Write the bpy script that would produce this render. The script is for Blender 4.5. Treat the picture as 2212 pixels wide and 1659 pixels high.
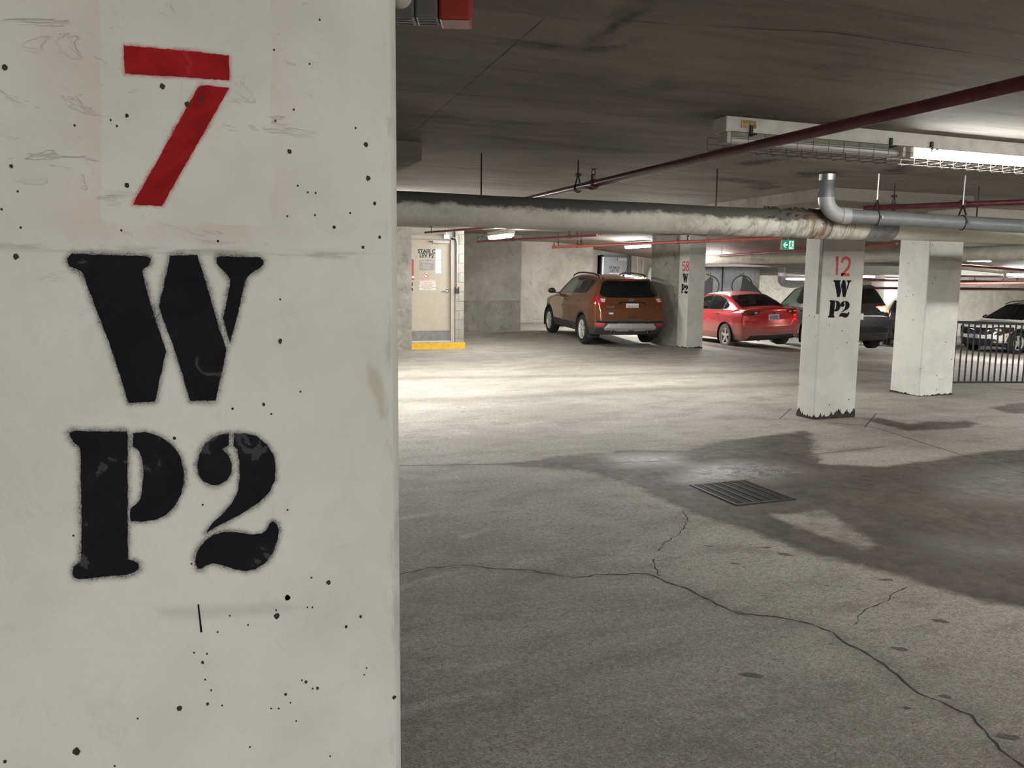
import bpy, bmesh, math, random
import numpy as np
from mathutils import Vector, Matrix

# ------------------------------------------------------------------ scene, camera, world, exposure
for _o in list(bpy.data.objects):
    bpy.data.objects.remove(_o, do_unlink=True)
scene = bpy.context.scene
COL = scene.collection
EYE = 1.5
PITCH, ROLL, YAW = math.radians(7.4), math.radians(0.62), math.radians(20.4)
_fw = Vector((math.sin(YAW)*math.cos(PITCH), math.cos(YAW)*math.cos(PITCH), -math.sin(PITCH)))
_r0 = Vector((math.cos(YAW), -math.sin(YAW), 0))
_u0 = _r0.cross(_fw)
_R = math.cos(ROLL)*_r0 + math.sin(ROLL)*_u0
_U = -math.sin(ROLL)*_r0 + math.cos(ROLL)*_u0
cam_data = bpy.data.cameras.new('camera')
cam_data.sensor_fit = 'HORIZONTAL'
cam_data.sensor_width = 36.0
cam_data.lens = 1760.0/2212.0*36.0
cam_data.clip_start = 0.05
cam = bpy.data.objects.new('camera', cam_data)
COL.objects.link(cam)
cam.matrix_world = Matrix(((_R.x, _U.x, -_fw.x, 0), (_R.y, _U.y, -_fw.y, 0), (_R.z, _U.z, -_fw.z, EYE), (0, 0, 0, 1)))
scene.camera = cam

world = bpy.data.worlds.new('world')
scene.world = world
world.use_nodes = True
world.node_tree.nodes['Background'].inputs[0].default_value = (0.5, 0.5, 0.5, 1)
world.node_tree.nodes['Background'].inputs[1].default_value = 0.0
vs = scene.view_settings
vs.view_transform = 'Standard'
vs.look = 'None'
vs.exposure = 0.0
vs.gamma = 1.0
vs.use_curve_mapping = False
try:
    scene.cycles.use_denoising = True
    scene.cycles.use_adaptive_sampling = True
    scene.cycles.adaptive_threshold = 0.025
    scene.cycles.use_light_tree = False
    scene.cycles.max_bounces = 5
    scene.cycles.diffuse_bounces = 4
    scene.cycles.glossy_bounces = 2
    scene.cycles.transparent_max_bounces = 8
    scene.cycles.sample_clamp_indirect = 6.0
    scene.cycles.caustics_reflective = False
    scene.cycles.caustics_refractive = False
except Exception:
    pass

LIGHT = 430.0           # radiance of one fluorescent tube
TUBE_COLOR = (1.0, 0.985, 0.95)

# ------------------------------------------------------------------ small geometry helpers
ORIG = {}

def prop(o, label=None, cat=None, group=None, kind=None):
    if label: o['label'] = label
    if cat: o['category'] = cat
    if group: o['group'] = group
    if kind: o['kind'] = kind
    return o

def thing(name, label, cat, loc=(0, 0, 0), rz=0.0, group=None):
    o = bpy.data.objects.new(name, None)
    o.empty_display_size = 0.1
    COL.objects.link(o)
    o.location = loc
    o.rotation_euler = (0, 0, rz)
    ORIG[o.name] = tuple(loc) if rz == 0 else (0, 0, 0)
    return prop(o, label, cat, group)

def link(name, me, parent=None):
    o = bpy.data.objects.new(name, me)
    COL.objects.link(o)
    if parent is not None:
        o.parent = parent
        ORIG[o.name] = ORIG.get(parent.name, (0, 0, 0))
    else:
        ORIG[o.name] = (0, 0, 0)
    return o

def unit(v):
    v = np.asarray(v, float)
    return v/np.linalg.norm(v)

class MB:
    def __init__(self):
        self.v, self.f = [], []
    def add(self, vs_, fs):
        b = len(self.v)
        self.v += [tuple(map(float, p)) for p in vs_]
        self.f += [tuple(b+i for i in f) for f in fs]
        return self
    def box(self, x0, x1, y0, y1, z0, z1):
        v = [(x, y, z) for z in (z0, z1) for y in (y0, y1) for x in (x0, x1)]
        return self.add(v, [(0, 2, 3, 1), (4, 5, 7, 6), (0, 1, 5, 4), (2, 6, 7, 3), (0, 4, 6, 2), (1, 3, 7, 5)])
    def tube(self, path, r, n=10, caps=True):
        P = [np.array(p, float) for p in path]
        m = len(P)
        rs = r if hasattr(r, '__len__') else [r]*m
        T = []
        for i in range(m):
            d = P[min(i+1, m-1)] - P[max(i-1, 0)]
            T.append(unit(d))
        a = np.array((0, 0, 1.0)) if abs(T[0][2]) < 0.9 else np.array((1.0, 0, 0))
        u = unit(np.cross(T[0], a))
        vs_, fs = [], []
        for i in range(m):
            u = unit(u - T[i]*np.dot(u, T[i]))
            w = np.cross(T[i], u)
            for k in range(n):
                t = 2*math.pi*k/n
                vs_.append(P[i] + rs[i]*(math.cos(t)*u + math.sin(t)*w))
        for i in range(m-1):
            for k in range(n):
                k2 = (k+1) % n
                fs.append((i*n+k, i*n+k2, (i+1)*n+k2, (i+1)*n+k))
        if caps:
            fs.append(tuple(range(n))[::-1])
            fs.append(tuple((m-1)*n+k for k in range(n)))
        return self.add(vs_, fs)
    def lathe(self, prof, o=(0, 0, 0), axis=(0, 0, 1), n=24, caps=True):
        ax = unit(axis)
        a = np.array((0, 0, 1.0)) if abs(ax[2]) < 0.9 else np.array((1.0, 0, 0))
        u = unit(np.cross(a, ax)); w = np.cross(ax, u)
        o = np.array(o, float)
        vs_, fs = [], []
        for r, h in prof:
            for k in range(n):
                t = 2*math.pi*k/n
                vs_.append(o + ax*h + r*(math.cos(t)*u + math.sin(t)*w))
        for i in range(len(prof)-1):
            for k in range(n):
                k2 = (k+1) % n
                fs.append((i*n+k, i*n+k2, (i+1)*n+k2, (i+1)*n+k))
        if caps:
            fs.append(tuple(range(n))[::-1])
            fs.append(tuple((len(prof)-1)*n+k for k in range(n)))
        return self.add(vs_, fs)
    def prism(self, poly, fn, d0, d1):
        n = len(poly)
        vs_ = [fn(a, b, d0) for a, b in poly] + [fn(a, b, d1) for a, b in poly]
        fs = [tuple(range(n))[::-1], tuple(range(n, 2*n))]
        for i in range(n):
            j = (i+1) % n
            fs.append((i, j, n+j, n+i))
        return self.add(vs_, fs)
    def ribbon(self, pts, widths, z):
        """flat strip along 2-D points; z is a number or a function of x, y"""
        P = [np.array(p, float) for p in pts]
        m = len(P)
        vs_, fs = [], []
        for i in range(m):
            d = unit(P[min(i+1, m-1)] - P[max(i-1, 0)])
            nrm = np.array((-d[1], d[0]))
            w = widths if not hasattr(widths, '__len__') else widths[i]
            for s in (-0.5, 0.5):
                q = P[i] + nrm*w*s
                vs_.append((q[0], q[1], z(q[0], q[1]) if callable(z) else z))
        for i in range(m-1):
            fs.append((2*i, 2*i+1, 2*i+3, 2*i+2))
        return self.add(vs_, fs)
    def build(self, name, m, parent=None, smooth=False, bevel=0.0, world_co=True, recalc=True):
        v = self.v
        if parent is not None and world_co:
            ox, oy, oz = ORIG.get(parent.name, (0, 0, 0))
            v = [(a-ox, b-oy, c-oz) for a, b, c in v]
        me = bpy.data.meshes.new(name)
        me.from_pydata(v, [], self.f)
        if recalc:
            bm = bmesh.new(); bm.from_mesh(me)
            bmesh.ops.recalc_face_normals(bm, faces=bm.faces)
            bm.to_mesh(me); bm.free()
        me.materials.append(m)
        if smooth:
            me.polygons.foreach_set('use_smooth', [True]*len(me.polygons))
            try:
                me.set_sharp_from_angle(angle=math.radians(40))
            except Exception:
                pass
        o = link(name, me, parent)
        if bevel:
            md = o.modifiers.new('bevel', 'BEVEL')
            md.width = bevel; md.segments = 2; md.limit_method = 'ANGLE'; md.angle_limit = math.radians(40)
        return o

def box(name, m, x0, x1, y0, y1, z0, z1, parent=None, bevel=0.0, world_co=True):
    return MB().box(x0, x1, y0, y1, z0, z1).build(name, m, parent, bevel=bevel, world_co=world_co)

def copy_part(o, parent, loc=None):
    c = o.copy()
    COL.objects.link(c)
    c.parent = parent
    ORIG[c.name] = ORIG.get(parent.name, (0, 0, 0))
    if loc is not None: c.location = loc
    return c

def poly_sdf(px, py, poly):
    """signed distance to a closed polygon, positive inside (numpy)"""
    px = np.asarray(px, float); py = np.asarray(py, float)
    d2 = np.full(px.shape, 1e18)
    ins = np.zeros(px.shape, bool)
    n = len(poly)
    for i in range(n):
        ax, ay = poly[i]; bx, by = poly[(i+1) % n]
        ex, ey = bx-ax, by-ay
        L = ex*ex+ey*ey + 1e-12
        t = np.clip(((px-ax)*ex + (py-ay)*ey)/L, 0, 1)
        d2 = np.minimum(d2, (px-ax-t*ex)**2 + (py-ay-t*ey)**2)
        if ay != by:
            c = ((ay > py) != (by > py)) & (px < (bx-ax)*(py-ay)/(by-ay) + ax)
            ins ^= c
    d = np.sqrt(d2)
    return np.where(ins, d, -d)

def line_dist(px, py, pts):
    d2 = np.full(px.shape, 1e18)
    for (ax, ay), (bx, by) in zip(pts[:-1], pts[1:]):
        ex, ey = bx-ax, by-ay
        t = np.clip(((px-ax)*ex + (py-ay)*ey)/(ex*ex+ey*ey+1e-12), 0, 1)
        d2 = np.minimum(d2, (px-ax-t*ex)**2 + (py-ay-t*ey)**2)
    return np.sqrt(d2)

def sstep(t):
    t = np.clip(t, 0, 1)
    return t*t*(3-2*t)

# the garage slabs are not flat: they rise gently to the back-left bay and fall away to the right
def hr(x):
    return -0.055*np.clip(np.asarray(x, float)-10.0, 0, 12.0)
def hf(x, y):
    x = np.asarray(x, float); y = np.asarray(y, float)
    return 0.14*sstep((y-15.5)/5.5)*(1-sstep((x-9.5)/3)) + hr(x)
CEIL = 2.40
def hc(x, y):
    x = np.asarray(x, float); y = np.asarray(y, float)
    return CEIL + 0.22*sstep((y-12)/9)*(1-sstep((x-10)/5)) + hr(x)
def gz(x, y): return float(hf(x, y))
def cz(x, y): return float(hc(x, y))

def grid_mesh(xs, ys, zf):
    X, Y = np.meshgrid(xs, ys)
    nx, ny = len(xs), len(ys)
    co = np.stack([X.ravel(), Y.ravel(), zf(X.ravel(), Y.ravel())], 1)
    i = np.arange((ny-1)*(nx-1)); r, c = i//(nx-1), i % (nx-1)
    a = r*nx + c
    return co, np.stack([a, a+1, a+nx+1, a+nx], 1)

def np_mesh(name, co, quads, m, smooth=True):
    me = bpy.data.meshes.new(name)
    nf = len(quads)
    me.vertices.add(len(co)); me.vertices.foreach_set('co', np.asarray(co, np.float32).ravel())
    me.loops.add(nf*4); me.loops.foreach_set('vertex_index', np.asarray(quads, np.int32).ravel())
    me.polygons.add(nf)
    me.polygons.foreach_set('loop_start', np.arange(0, nf*4, 4, dtype=np.int32))
    try:
        me.polygons.foreach_set('loop_total', np.full(nf, 4, dtype=np.int32))
    except Exception:
        pass
    me.update(calc_edges=True)
    me.validate()
    me.materials.append(m)
    if smooth: me.polygons.foreach_set('use_smooth', np.ones(len(me.polygons), bool))
    return me

def set_attr(me, name, vals):
    a = me.attributes.new(name, 'FLOAT', 'POINT')
    a.data.foreach_set('value', np.asarray(vals, np.float32))

# ------------------------------------------------------------------ materials
class NT:
    """tiny wrapper that keeps node graphs short"""
    def __init__(self, name):
        self.m = bpy.data.materials.new(name)
        self.m.use_nodes = True
        self.t = self.m.node_tree
        self.b = self.t.nodes['Principled BSDF']
        self.out = self.t.nodes['Material Output']
    def n(self, typ, **kw):
        nd = self.t.nodes.new(typ)
        for k, v in kw.items(): setattr(nd, k, v)
        return nd
    def put(self, sock, v):
        if hasattr(v, 'links') or isinstance(v, bpy.types.NodeSocket):
            self.t.links.new(v, sock)
        else:
            if hasattr(sock.default_value, '__len__') and not hasattr(v, '__len__'): v = (v, v, v, 1)
            if hasattr(v, '__len__') and len(v) == 3 and len(sock.default_value) == 4: v = (*v, 1)
            sock.default_value = v
    def math(self, op, a, b=0.0, c=0.0, clamp=False):
        nd = self.n('ShaderNodeMath', operation=op, use_clamp=clamp)
        for i, v in enumerate((a, b, c)): self.put(nd.inputs[i], v)
        return nd.outputs[0]
    def pos(self, scale=(1, 1, 1)):
        g = self.n('ShaderNodeNewGeometry')
        mp = self.n('ShaderNodeMapping')
        self.t.links.new(g.outputs['Position'], mp.inputs['Vector'])
        mp.inputs['Scale'].default_value = scale
        return mp.outputs[0]
    def noise(self, vec, scale, detail=4, rough=0.55, dist=0.0):
        nd = self.n('ShaderNodeTexNoise')
        self.t.links.new(vec, nd.inputs['Vector'])
        nd.inputs['Scale'].default_value = scale
        nd.inputs['Detail'].default_value = detail
        nd.inputs['Roughness'].default_value = rough
        nd.inputs['Distortion'].default_value = dist
        return nd.outputs['Fac']
    def voro(self, vec, scale, rand=1.0, out='Distance', feature='F1'):
        nd = self.n('ShaderNodeTexVoronoi', feature=feature)
        self.t.links.new(vec, nd.inputs['Vector'])
        nd.inputs['Scale'].default_value = scale
        nd.inputs['Randomness'].default_value = rand
        return nd.outputs[out]
    def ss(self, x, a, b):
        nd = self.n('ShaderNodeMapRange', interpolation_type='SMOOTHSTEP')
        self.put(nd.inputs['Value'], x)
        nd.inputs['From Min'].default_value = a; nd.inputs['From Max'].default_value = b
        return nd.outputs[0]
    def lin(self, x, a, b, c, d):
        nd = self.n('ShaderNodeMapRange')
        self.put(nd.inputs['Value'], x)
        for k, v in zip(('From Min', 'From Max', 'To Min', 'To Max'), (a, b, c, d)): nd.inputs[k].default_value = v
        return nd.outputs[0]
    def mix(self, f, a, b):
        nd = self.n('ShaderNodeMix', data_type='RGBA')
        self.put(nd.inputs[0], f); self.put(nd.inputs[6], a); self.put(nd.inputs[7], b)
        return nd.outputs[2]
    def attr(self, name):
        return self.n('ShaderNodeAttribute', attribute_name=name).outputs['Fac']
    def bump(self, h, dist=0.01, strength=1.0):
        nd = self.n('ShaderNodeBump')
        nd.inputs['Distance'].default_value = dist; nd.inputs['Strength'].default_value = strength
        self.put(nd.inputs['Height'], h)
        self.t.links.new(nd.outputs[0], self.b.inputs['Normal'])
    def done(self, color=None, rough=None, metal=None, coat=None, spec=None):
        if color is not None: self.put(self.b.inputs['Base Color'], color)
        if rough is not None: self.put(self.b.inputs['Roughness'], rough)
        if metal is not None: self.put(self.b.inputs['Metallic'], metal)
        if coat is not None:
            self.put(self.b.inputs['Coat Weight'], coat); self.put(self.b.inputs['Coat Roughness'], 0.04)
        if spec is not None: self.put(self.b.inputs['Specular IOR Level'], spec)
        return self.m

def plain(name, color, rough=0.6, metal=0.0, coat=None, var=0.10, scale=14.0, bump=0.0, spec=None):
    q = NT(name)
    p = q.pos()
    f = q.noise(p, scale, 5)
    dark = tuple(c*(1-var) for c in color); lite = tuple(min(1, c*(1+var)) for c in color)
    col = q.mix(q.ss(f, 0.3, 0.7), dark, lite)
    if bump: q.bump(q.noise(p, scale*8, 3), bump)
    return q.done(col, rough, metal, coat, spec)

def emit(name, color, strength):
    q = NT(name)
    q.b.inputs['Base Color'].default_value = (0.03, 0.03, 0.03, 1)
    q.b.inputs['Emission Color'].default_value = (*color, 1)
    q.b.inputs['Emission Strength'].default_value = strength
    return q.m

def concrete(name, c_dark, c_lite, scale=1.2, stretch=(1, 1, 1), streak=0.0, patch=0.35, pits=True, bump=0.004, rough=0.85, stain=False):
    q = NT(name)
    p = q.pos(); ps = q.pos(stretch)
    big = q.noise(ps, scale, 4, 0.6, 0.4)
    fine = q.noise(p, 60, 2, 0.7)
    col = q.mix(q.ss(big, 0.34, 0.66), c_dark, c_lite)
    mott = q.noise(ps, scale*4.2, 4, 0.65, 0.6)
    col = q.mix(q.math('MULTIPLY', q.ss(mott, 0.52, 0.68), patch), col, tuple(c*0.55 for c in c_dark))
    col = q.mix(q.math('MULTIPLY', q.ss(mott, 0.46, 0.34), patch*0.8), col, tuple(min(1, c*1.25) for c in c_lite))
    if streak:
        st = q.noise(q.pos((0.9, 14, 14)), 1.0, 3, 0.6)
        col = q.mix(q.math('MULTIPLY', q.ss(st, 0.52, 0.72), streak), col, tuple(c*0.45 for c in c_dark))
    if stain:
        a = q.math('MULTIPLY', q.attr('stain'), q.lin(q.noise(p, 9, 3, 0.7), 0.3, 0.7, 0.25, 1.3), clamp=True)
        col = q.mix(a, col, (0.018, 0.015, 0.012))
    col = q.mix(q.lin(fine, 0.3, 0.7, 0.0, 0.22), col, tuple(c*0.5 for c in c_dark))
    h = q.math('ADD', q.math('MULTIPLY', fine, 0.3), q.math('MULTIPLY', mott, 1.0))
    if pits:
        vd = q.voro(p, 9.0); keep = q.ss(q.noise(p, 3.0, 2), 0.5, 0.56)
        pit = q.math('MULTIPLY', q.ss(vd, 0.10, 0.06), keep)
        col = q.mix(pit, col, tuple(c*0.25 for c in c_dark))
        h = q.math('SUBTRACT', h, pit)
    q.bump(h, bump)
    return q.done(col, rough, spec=0.3)

M = {}
# ------------------------------------------------------------------ measured outlines, metres
GLYPHS = {'seven': [[(-0.0835, 1.7667), (-0.0266, 1.7676), (0.0338, 1.7669), (0.0333, 1.7377), (-0.0278, 1.7366), (-0.0836, 1.7348)], [(-0.0025, 1.7268), (0.0001, 1.7287), (0.008, 1.7298), (0.0328, 1.7283), (-0.0493, 1.5827), (-0.082, 1.5831)]], 'W': [[(-0.1553, 1.5172), (-0.1536, 1.52), (-0.1499, 1.5232), (-0.0695, 1.5219), (-0.0652, 1.5198), (-0.065, 1.5159), (-0.068, 1.5099), (-0.0735, 1.5069), (-0.075, 1.5032), (-0.0723, 1.4885), (-0.0649, 1.4544), (-0.0583, 1.4288), (-0.0521, 1.4052), (-0.0591, 1.3757), (-0.0672, 1.3423), (-0.0972, 1.3418), (-0.1046, 1.3726), (-0.1147, 1.4147), (-0.1284, 1.4604), (-0.1373, 1.4923), (-0.1413, 1.5024), (-0.1457, 1.5052), (-0.1526, 1.5079), (-0.1553, 1.5122)], [(-0.0423, 1.5229), (-0.0112, 1.5243), (-0.0081, 1.5131), (0.0012, 1.4754), (0.0113, 1.4325), (0.0195, 1.4053), (0.0123, 1.3751), (0.0038, 1.3405), (-0.0265, 1.3412), (-0.0338, 1.3749), (-0.0461, 1.4211), (-0.0535, 1.4453), (-0.0577, 1.4611), (-0.0503, 1.4902)], [(0.0112, 1.5217), (0.0158, 1.5236), (0.064, 1.523), (0.0678, 1.5189), (0.0665, 1.5135), (0.0622, 1.5088), (0.0531, 1.5033), (0.047, 1.4971), (0.043, 1.4863), (0.0321, 1.4416), (0.0236, 1.4145), (0.02, 1.4293), (0.0166, 1.4456), (0.022, 1.4694), (0.0271, 1.4939), (0.0237, 1.5007), (0.0167, 1.5074), (0.0115, 1.5149)]], 'P': [[(-0.1646, 1.3082), (-0.1584, 1.3098), (-0.131, 1.3076), (-0.1009, 1.3059), (-0.1003, 1.2983), (-0.1036, 1.2248), (-0.1071, 1.1418), (-0.1005, 1.1398), (-0.0952, 1.1347), (-0.0955, 1.1281), (-0.0998, 1.1241), (-0.1115, 1.1217), (-0.14, 1.1227), (-0.1639, 1.1226), (-0.169, 1.1262), (-0.1703, 1.1328), (-0.1679, 1.1398), (-0.16, 1.1454), (-0.1562, 1.1973), (-0.1549, 1.2449), (-0.1533, 1.2889), (-0.1592, 1.2947), (-0.1631, 1.302)], [(-0.0939, 1.3035), (-0.0817, 1.3039), (-0.0703, 1.301), (-0.059, 1.2943), (-0.0484, 1.2836), (-0.0408, 1.2696), (-0.0373, 1.2522), (-0.038, 1.2358), (-0.042, 1.2196), (-0.05, 1.2054), (-0.0601, 1.1956), (-0.0721, 1.1904), (-0.0853, 1.1892), (-0.1018, 1.1913), (-0.1016, 1.2068), (-0.0944, 1.2126), (-0.0898, 1.2179), (-0.0866, 1.2315), (-0.0847, 1.2491), (-0.0845, 1.2669), (-0.0869, 1.2791), (-0.0905, 1.2841), (-0.0951, 1.2868)]], 'two': [[(0.019, 1.2966), (0.009, 1.296), (-0.0017, 1.2922), (-0.0111, 1.2837), (-0.0176, 1.2721), (-0.0208, 1.2584), (-0.0196, 1.2451), (-0.0143, 1.2356), (-0.0047, 1.2298), (0.0053, 1.2299), (0.014, 1.235), (0.0197, 1.2446), (0.0208, 1.2563), (0.0173, 1.2673), (0.0099, 1.277), (0.0178, 1.2811)], [(0.0244, 1.2966), (0.0391, 1.2958), (0.0531, 1.2907), (0.0654, 1.2793), (0.0733, 1.2645), (0.076, 1.2473), (0.074, 1.2304), (0.0669, 1.2147), (0.0537, 1.2021), (0.0344, 1.1907), (0.0106, 1.1789), (-0.002, 1.1733), (-0.0137, 1.1665), (-0.0057, 1.1787), (0.0079, 1.191), (0.0207, 1.205), (0.0274, 1.2197), (0.0302, 1.2371), (0.0302, 1.259), (0.0284, 1.275), (0.0239, 1.2806)], [(-0.0276, 1.1345), (-0.0237, 1.1459), (-0.0156, 1.1561), (-0.0046, 1.1634), (0.0102, 1.1662), (0.0273, 1.1632), (0.0445, 1.1589), (0.0549, 1.1589), (0.0623, 1.1635), (0.066, 1.1718), (0.0706, 1.1743), (0.0754, 1.1709), (0.0777, 1.1611), (0.0756, 1.1474), (0.0695, 1.1315), (0.0595, 1.1186), (0.0464, 1.1109), (0.0336, 1.11), (0.0179, 1.1147), (0.004, 1.122), (-0.0067, 1.125), (-0.0153, 1.1233), (-0.0205, 1.1196), (-0.0254, 1.12), (-0.0279, 1.1261)]]}
TICK = [(-0.027, 1.1, 1.071), (-0.025, 1.1, 1.07), (-0.024, 1.1, 1.033), (-0.027, 1.1, 1.032)]
GHOST = [(-0.107, 1.1, 1.805), (0.088, 1.1, 1.828), (-0.119, 1.1, 1.556), (0.081, 1.1, 1.562)]
JOINTZ = [(-0.224, 1.1, 1.53), (0.239, 1.1, 1.526)]
CHIPS = [(-0.132, 1.1, 1.272), (-0.111, 1.1, 1.473), (-0.085, 1.1, 1.484), (0.212, 1.1, 1.306), (0.216, 1.1, 1.354), (-0.174, 1.1, 1.57), (-0.055, 1.1, 1.702), (-0.092, 1.1, 1.659), (-0.048, 1.1, 0.937)]
C12 = [[(6.331, 1.752), (6.384, 1.57)], [(6.415, 1.753), (6.541, 1.572)], [(6.324, 1.518), (6.567, 1.334)], [(6.281, 1.302), (6.44, 1.112)], [(6.432, 1.293), (6.567, 1.111)]]
C58 = [[(15.845, 1.899), (15.702, 1.709)], [(15.699, 1.897), (15.558, 1.702)], [(15.811, 1.641), (15.587, 1.442)], [(15.851, 1.417), (15.716, 1.208)], [(15.722, 1.392), (15.58, 1.199)]]
WET = [(2.096, 6.11), (2.824, 6.224), (3.338, 6.32), (3.932, 6.133), (4.398, 6.356), (4.956, 6.441), (5.63, 6.587), (5.353, 6.127), (4.88, 5.575), (4.804, 5.265), (5.138, 5.105), (5.694, 5.108), (6.061, 5.201), (6.515, 5.26), (6.989, 5.259), (7.423, 5.188), (3.563, 2.412), (3.484, 2.547), (3.374, 2.729), (3.325, 2.953), (3.254, 3.183), (3.119, 3.408), (3.046, 3.661), (3.026, 3.976), (2.949, 4.201), (2.855, 4.424), (2.886, 4.767), (2.876, 5.285), (2.682, 5.688)]
DRYP = [[(4.747, 5.336), (5.114, 5.501), (5.656, 5.634), (6.073, 5.721), (6.127, 5.382), (5.7, 5.162), (5.218, 5.187)], [(3.291, 4.237), (3.856, 4.243), (3.69, 3.814), (3.606, 3.474), (3.363, 3.43), (3.325, 3.838)]]
STAIN = [[(6.746, 7.027), (6.619, 6.615), (6.606, 6.235), (6.928, 6.189), (7.397, 6.153), (7.791, 6.346), (7.774, 6.592), (7.295, 6.646), (6.978, 6.593), (7.032, 7.037)], [(8.815, 7.199), (9.748, 7.394), (10.195, 7.182), (9.284, 6.526), (8.647, 6.785)], [(6.756, 14.879), (8.051, 16.022), (9.534, 16.179), (9.767, 15.025), (8.017, 13.591), (6.847, 13.614)]]
TRACKS = [[(0.896, 12.101), (2.616, 11.855), (3.581, 11.768), (4.996, 11.504), (7.371, 11.313), (9.315, 11.211), (11.042, 11.126)], [(0.721, 9.843), (2.137, 9.696), (3.526, 9.576), (5.098, 9.699), (6.351, 9.732), (8.157, 9.699), (9.632, 9.689)]]
JOINTS = [[(0.122, 6.572), (1.385, 6.302), (3.098, 5.861), (4.301, 5.7), (4.847, 5.624), (5.778, 5.703)], [(5.859, 7.232), (6.405, 6.652), (6.447, 6.472), (6.238, 5.559), (6.137, 5.081), (6.059, 4.54), (5.897, 3.758)], [(7.17, 7.226), (6.36, 6.553)], [(6.433, 7.794), (5.829, 7.241)]]
CRACKS = [[(0.493, 3.992), (0.86, 3.929), (1.036, 3.975), (1.227, 3.94), (1.372, 3.84), (1.502, 3.775), (1.686, 3.602), (1.837, 3.592), (2.069, 3.527), (2.099, 3.395), (2.147, 3.301), (2.186, 3.047), (2.219, 2.952), (2.353, 2.863), (2.431, 2.773), (2.477, 2.652), (2.452, 2.57), (2.464, 2.452), (2.458, 2.348), (2.423, 2.222), (2.402, 2.126), (2.432, 2.022), (2.456, 1.948), (2.41, 1.855), (2.356, 1.759), (2.342, 1.664)], [(2.109, 3.479), (2.145, 3.587), (2.21, 3.714)], [(2.304, 3.826), (2.434, 3.952), (2.567, 4.043), (2.676, 4.15), (2.79, 4.295), (2.858, 4.457)], [(3.205, 2.954), (3.073, 2.911), (2.96, 2.841), (2.836, 2.814), (2.747, 2.771), (2.632, 2.689)]]
SPOTS = [(2.617, 3.805, 0.02), (2.917, 3.679, 0.025), (2.944, 3.546, 0.035), (2.588, 3.511, 0.025), (3.175, 3.063, 0.03), (3.019, 2.593, 0.035), (2.627, 2.432, 0.03), (1.902, 2.449, 0.035), (2.447, 1.806, 0.035), (2.219, 2.952, 0.03), (1.875, 4.725, 0.015), (2.014, 4.35, 0.012), (2.652, 8.2, 0.03), (2.642, 8.678, 0.03), (2.686, 9.01, 0.03), (3.112, 10.549, 0.03), (5.701, 12.172, 0.04), (6.516, 13.522, 0.06), (7.771, 14.631, 0.06), (3.476, 14.643, 0.05), (2.384, 2.561, 0.012), (2.472, 2.077, 0.02), (2.277, 2.059, 0.015)]
LIGHTP = [(0.82, 3.751), (1.079, 3.861), (1.184, 3.882), (1.071, 4.884), (1.284, 4.92), (1.343, 4.405), (1.554, 4.522), (0.884, 2.833), (1.062, 2.852), (0.57, 2.622), (0.744, 2.661), (0.954, 2.658), (1.466, 2.309), (1.479, 2.241)]
GRATE = [(3.301, 5.075), (3.772, 4.996), (3.759, 4.469), (3.272, 4.459)]
CSTAIN = [[(1.421, 3.115), (1.552, 3.031), (1.546, 2.963), (1.449, 2.99), (1.382, 2.363), (1.329, 2.384)], [(1.552, 3.031), (1.559, 2.986), (1.522, 2.626), (1.502, 2.611)], [(1.09, 3.105), (1.248, 3.019), (1.402, 3.058), (1.425, 3.106), (1.188, 3.112)], [(3.837, 5.462), (3.905, 5.24), (4.029, 5.131), (4.045, 4.996), (4.075, 5.352), (4.043, 5.597)], [(4.185, 6.255), (4.459, 6.234), (4.971, 6.378), (5.023, 6.649), (4.413, 6.447)], [(4.828, 6.744), (4.965, 6.505), (5.229, 6.637), (5.238, 7.004)], [(5.231, 5.416), (5.052, 5.069), (5.188, 5.064), (5.347, 5.171), (5.49, 5.426), (5.417, 5.529)], [(4.624, 5.701), (4.929, 5.558), (5.145, 5.798), (4.87, 6.001)], [(2.018, 3.683), (2.086, 3.494), (2.001, 3.334), (1.932, 3.317), (2.01, 3.578)], [(2.515, 3.961), (2.616, 3.85), (3.028, 3.835), (3.669, 3.822), (3.779, 3.935), (2.75, 4.043)], [(1.032, 4.537), (1.741, 4.544), (2.194, 4.439), (1.782, 4.651), (1.067, 4.69)], [(1.681, 5.038), (2.573, 5.198), (3.283, 5.15), (2.685, 5.421), (1.763, 5.19)]]
CSEAM = [[(0.545, 4.048), (0.897, 4.021), (1.887, 3.985), (2.616, 3.85), (3.885, 3.697)], [(1.195, 5.254), (1.231, 4.976), (1.203, 4.305), (1.147, 3.129), (1.13, 2.737)], [(1.147, 5.149), (1.44, 5.055)], [(1.586, 7.13), (3.526, 7.512), (4.969, 7.763)], [(4.248, 6.645), (4.496, 6.217), (4.996, 5.526), (5.071, 4.974)], [(5.079, 7.708), (5.452, 6.709), (5.548, 6.307), (5.873, 5.747), (6.26, 4.932)], [(2.122, 8.104), (2.215, 7.923), (2.255, 7.816)], [(1.353, 2.684), (2.167, 2.511), (3.139, 2.517)]]
PUDDLE = [[(3.184, 6.111), (3.7, 5.986), (3.622, 5.641), (3.088, 5.759)], [(3.309, 5.145), (3.63, 5.517), (4.137, 5.603), (4.432, 5.383), (4.407, 5.102), (4.043, 4.953), (3.797, 5.018)], [(5.115, 4.533), (6.012, 4.757), (6.659, 4.638), (5.403, 3.735), (4.843, 4.128)], [(3.863, 3.52), (4.356, 3.223), (4.504, 3.088), (4.278, 2.926), (3.823, 3.259)]]
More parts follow.
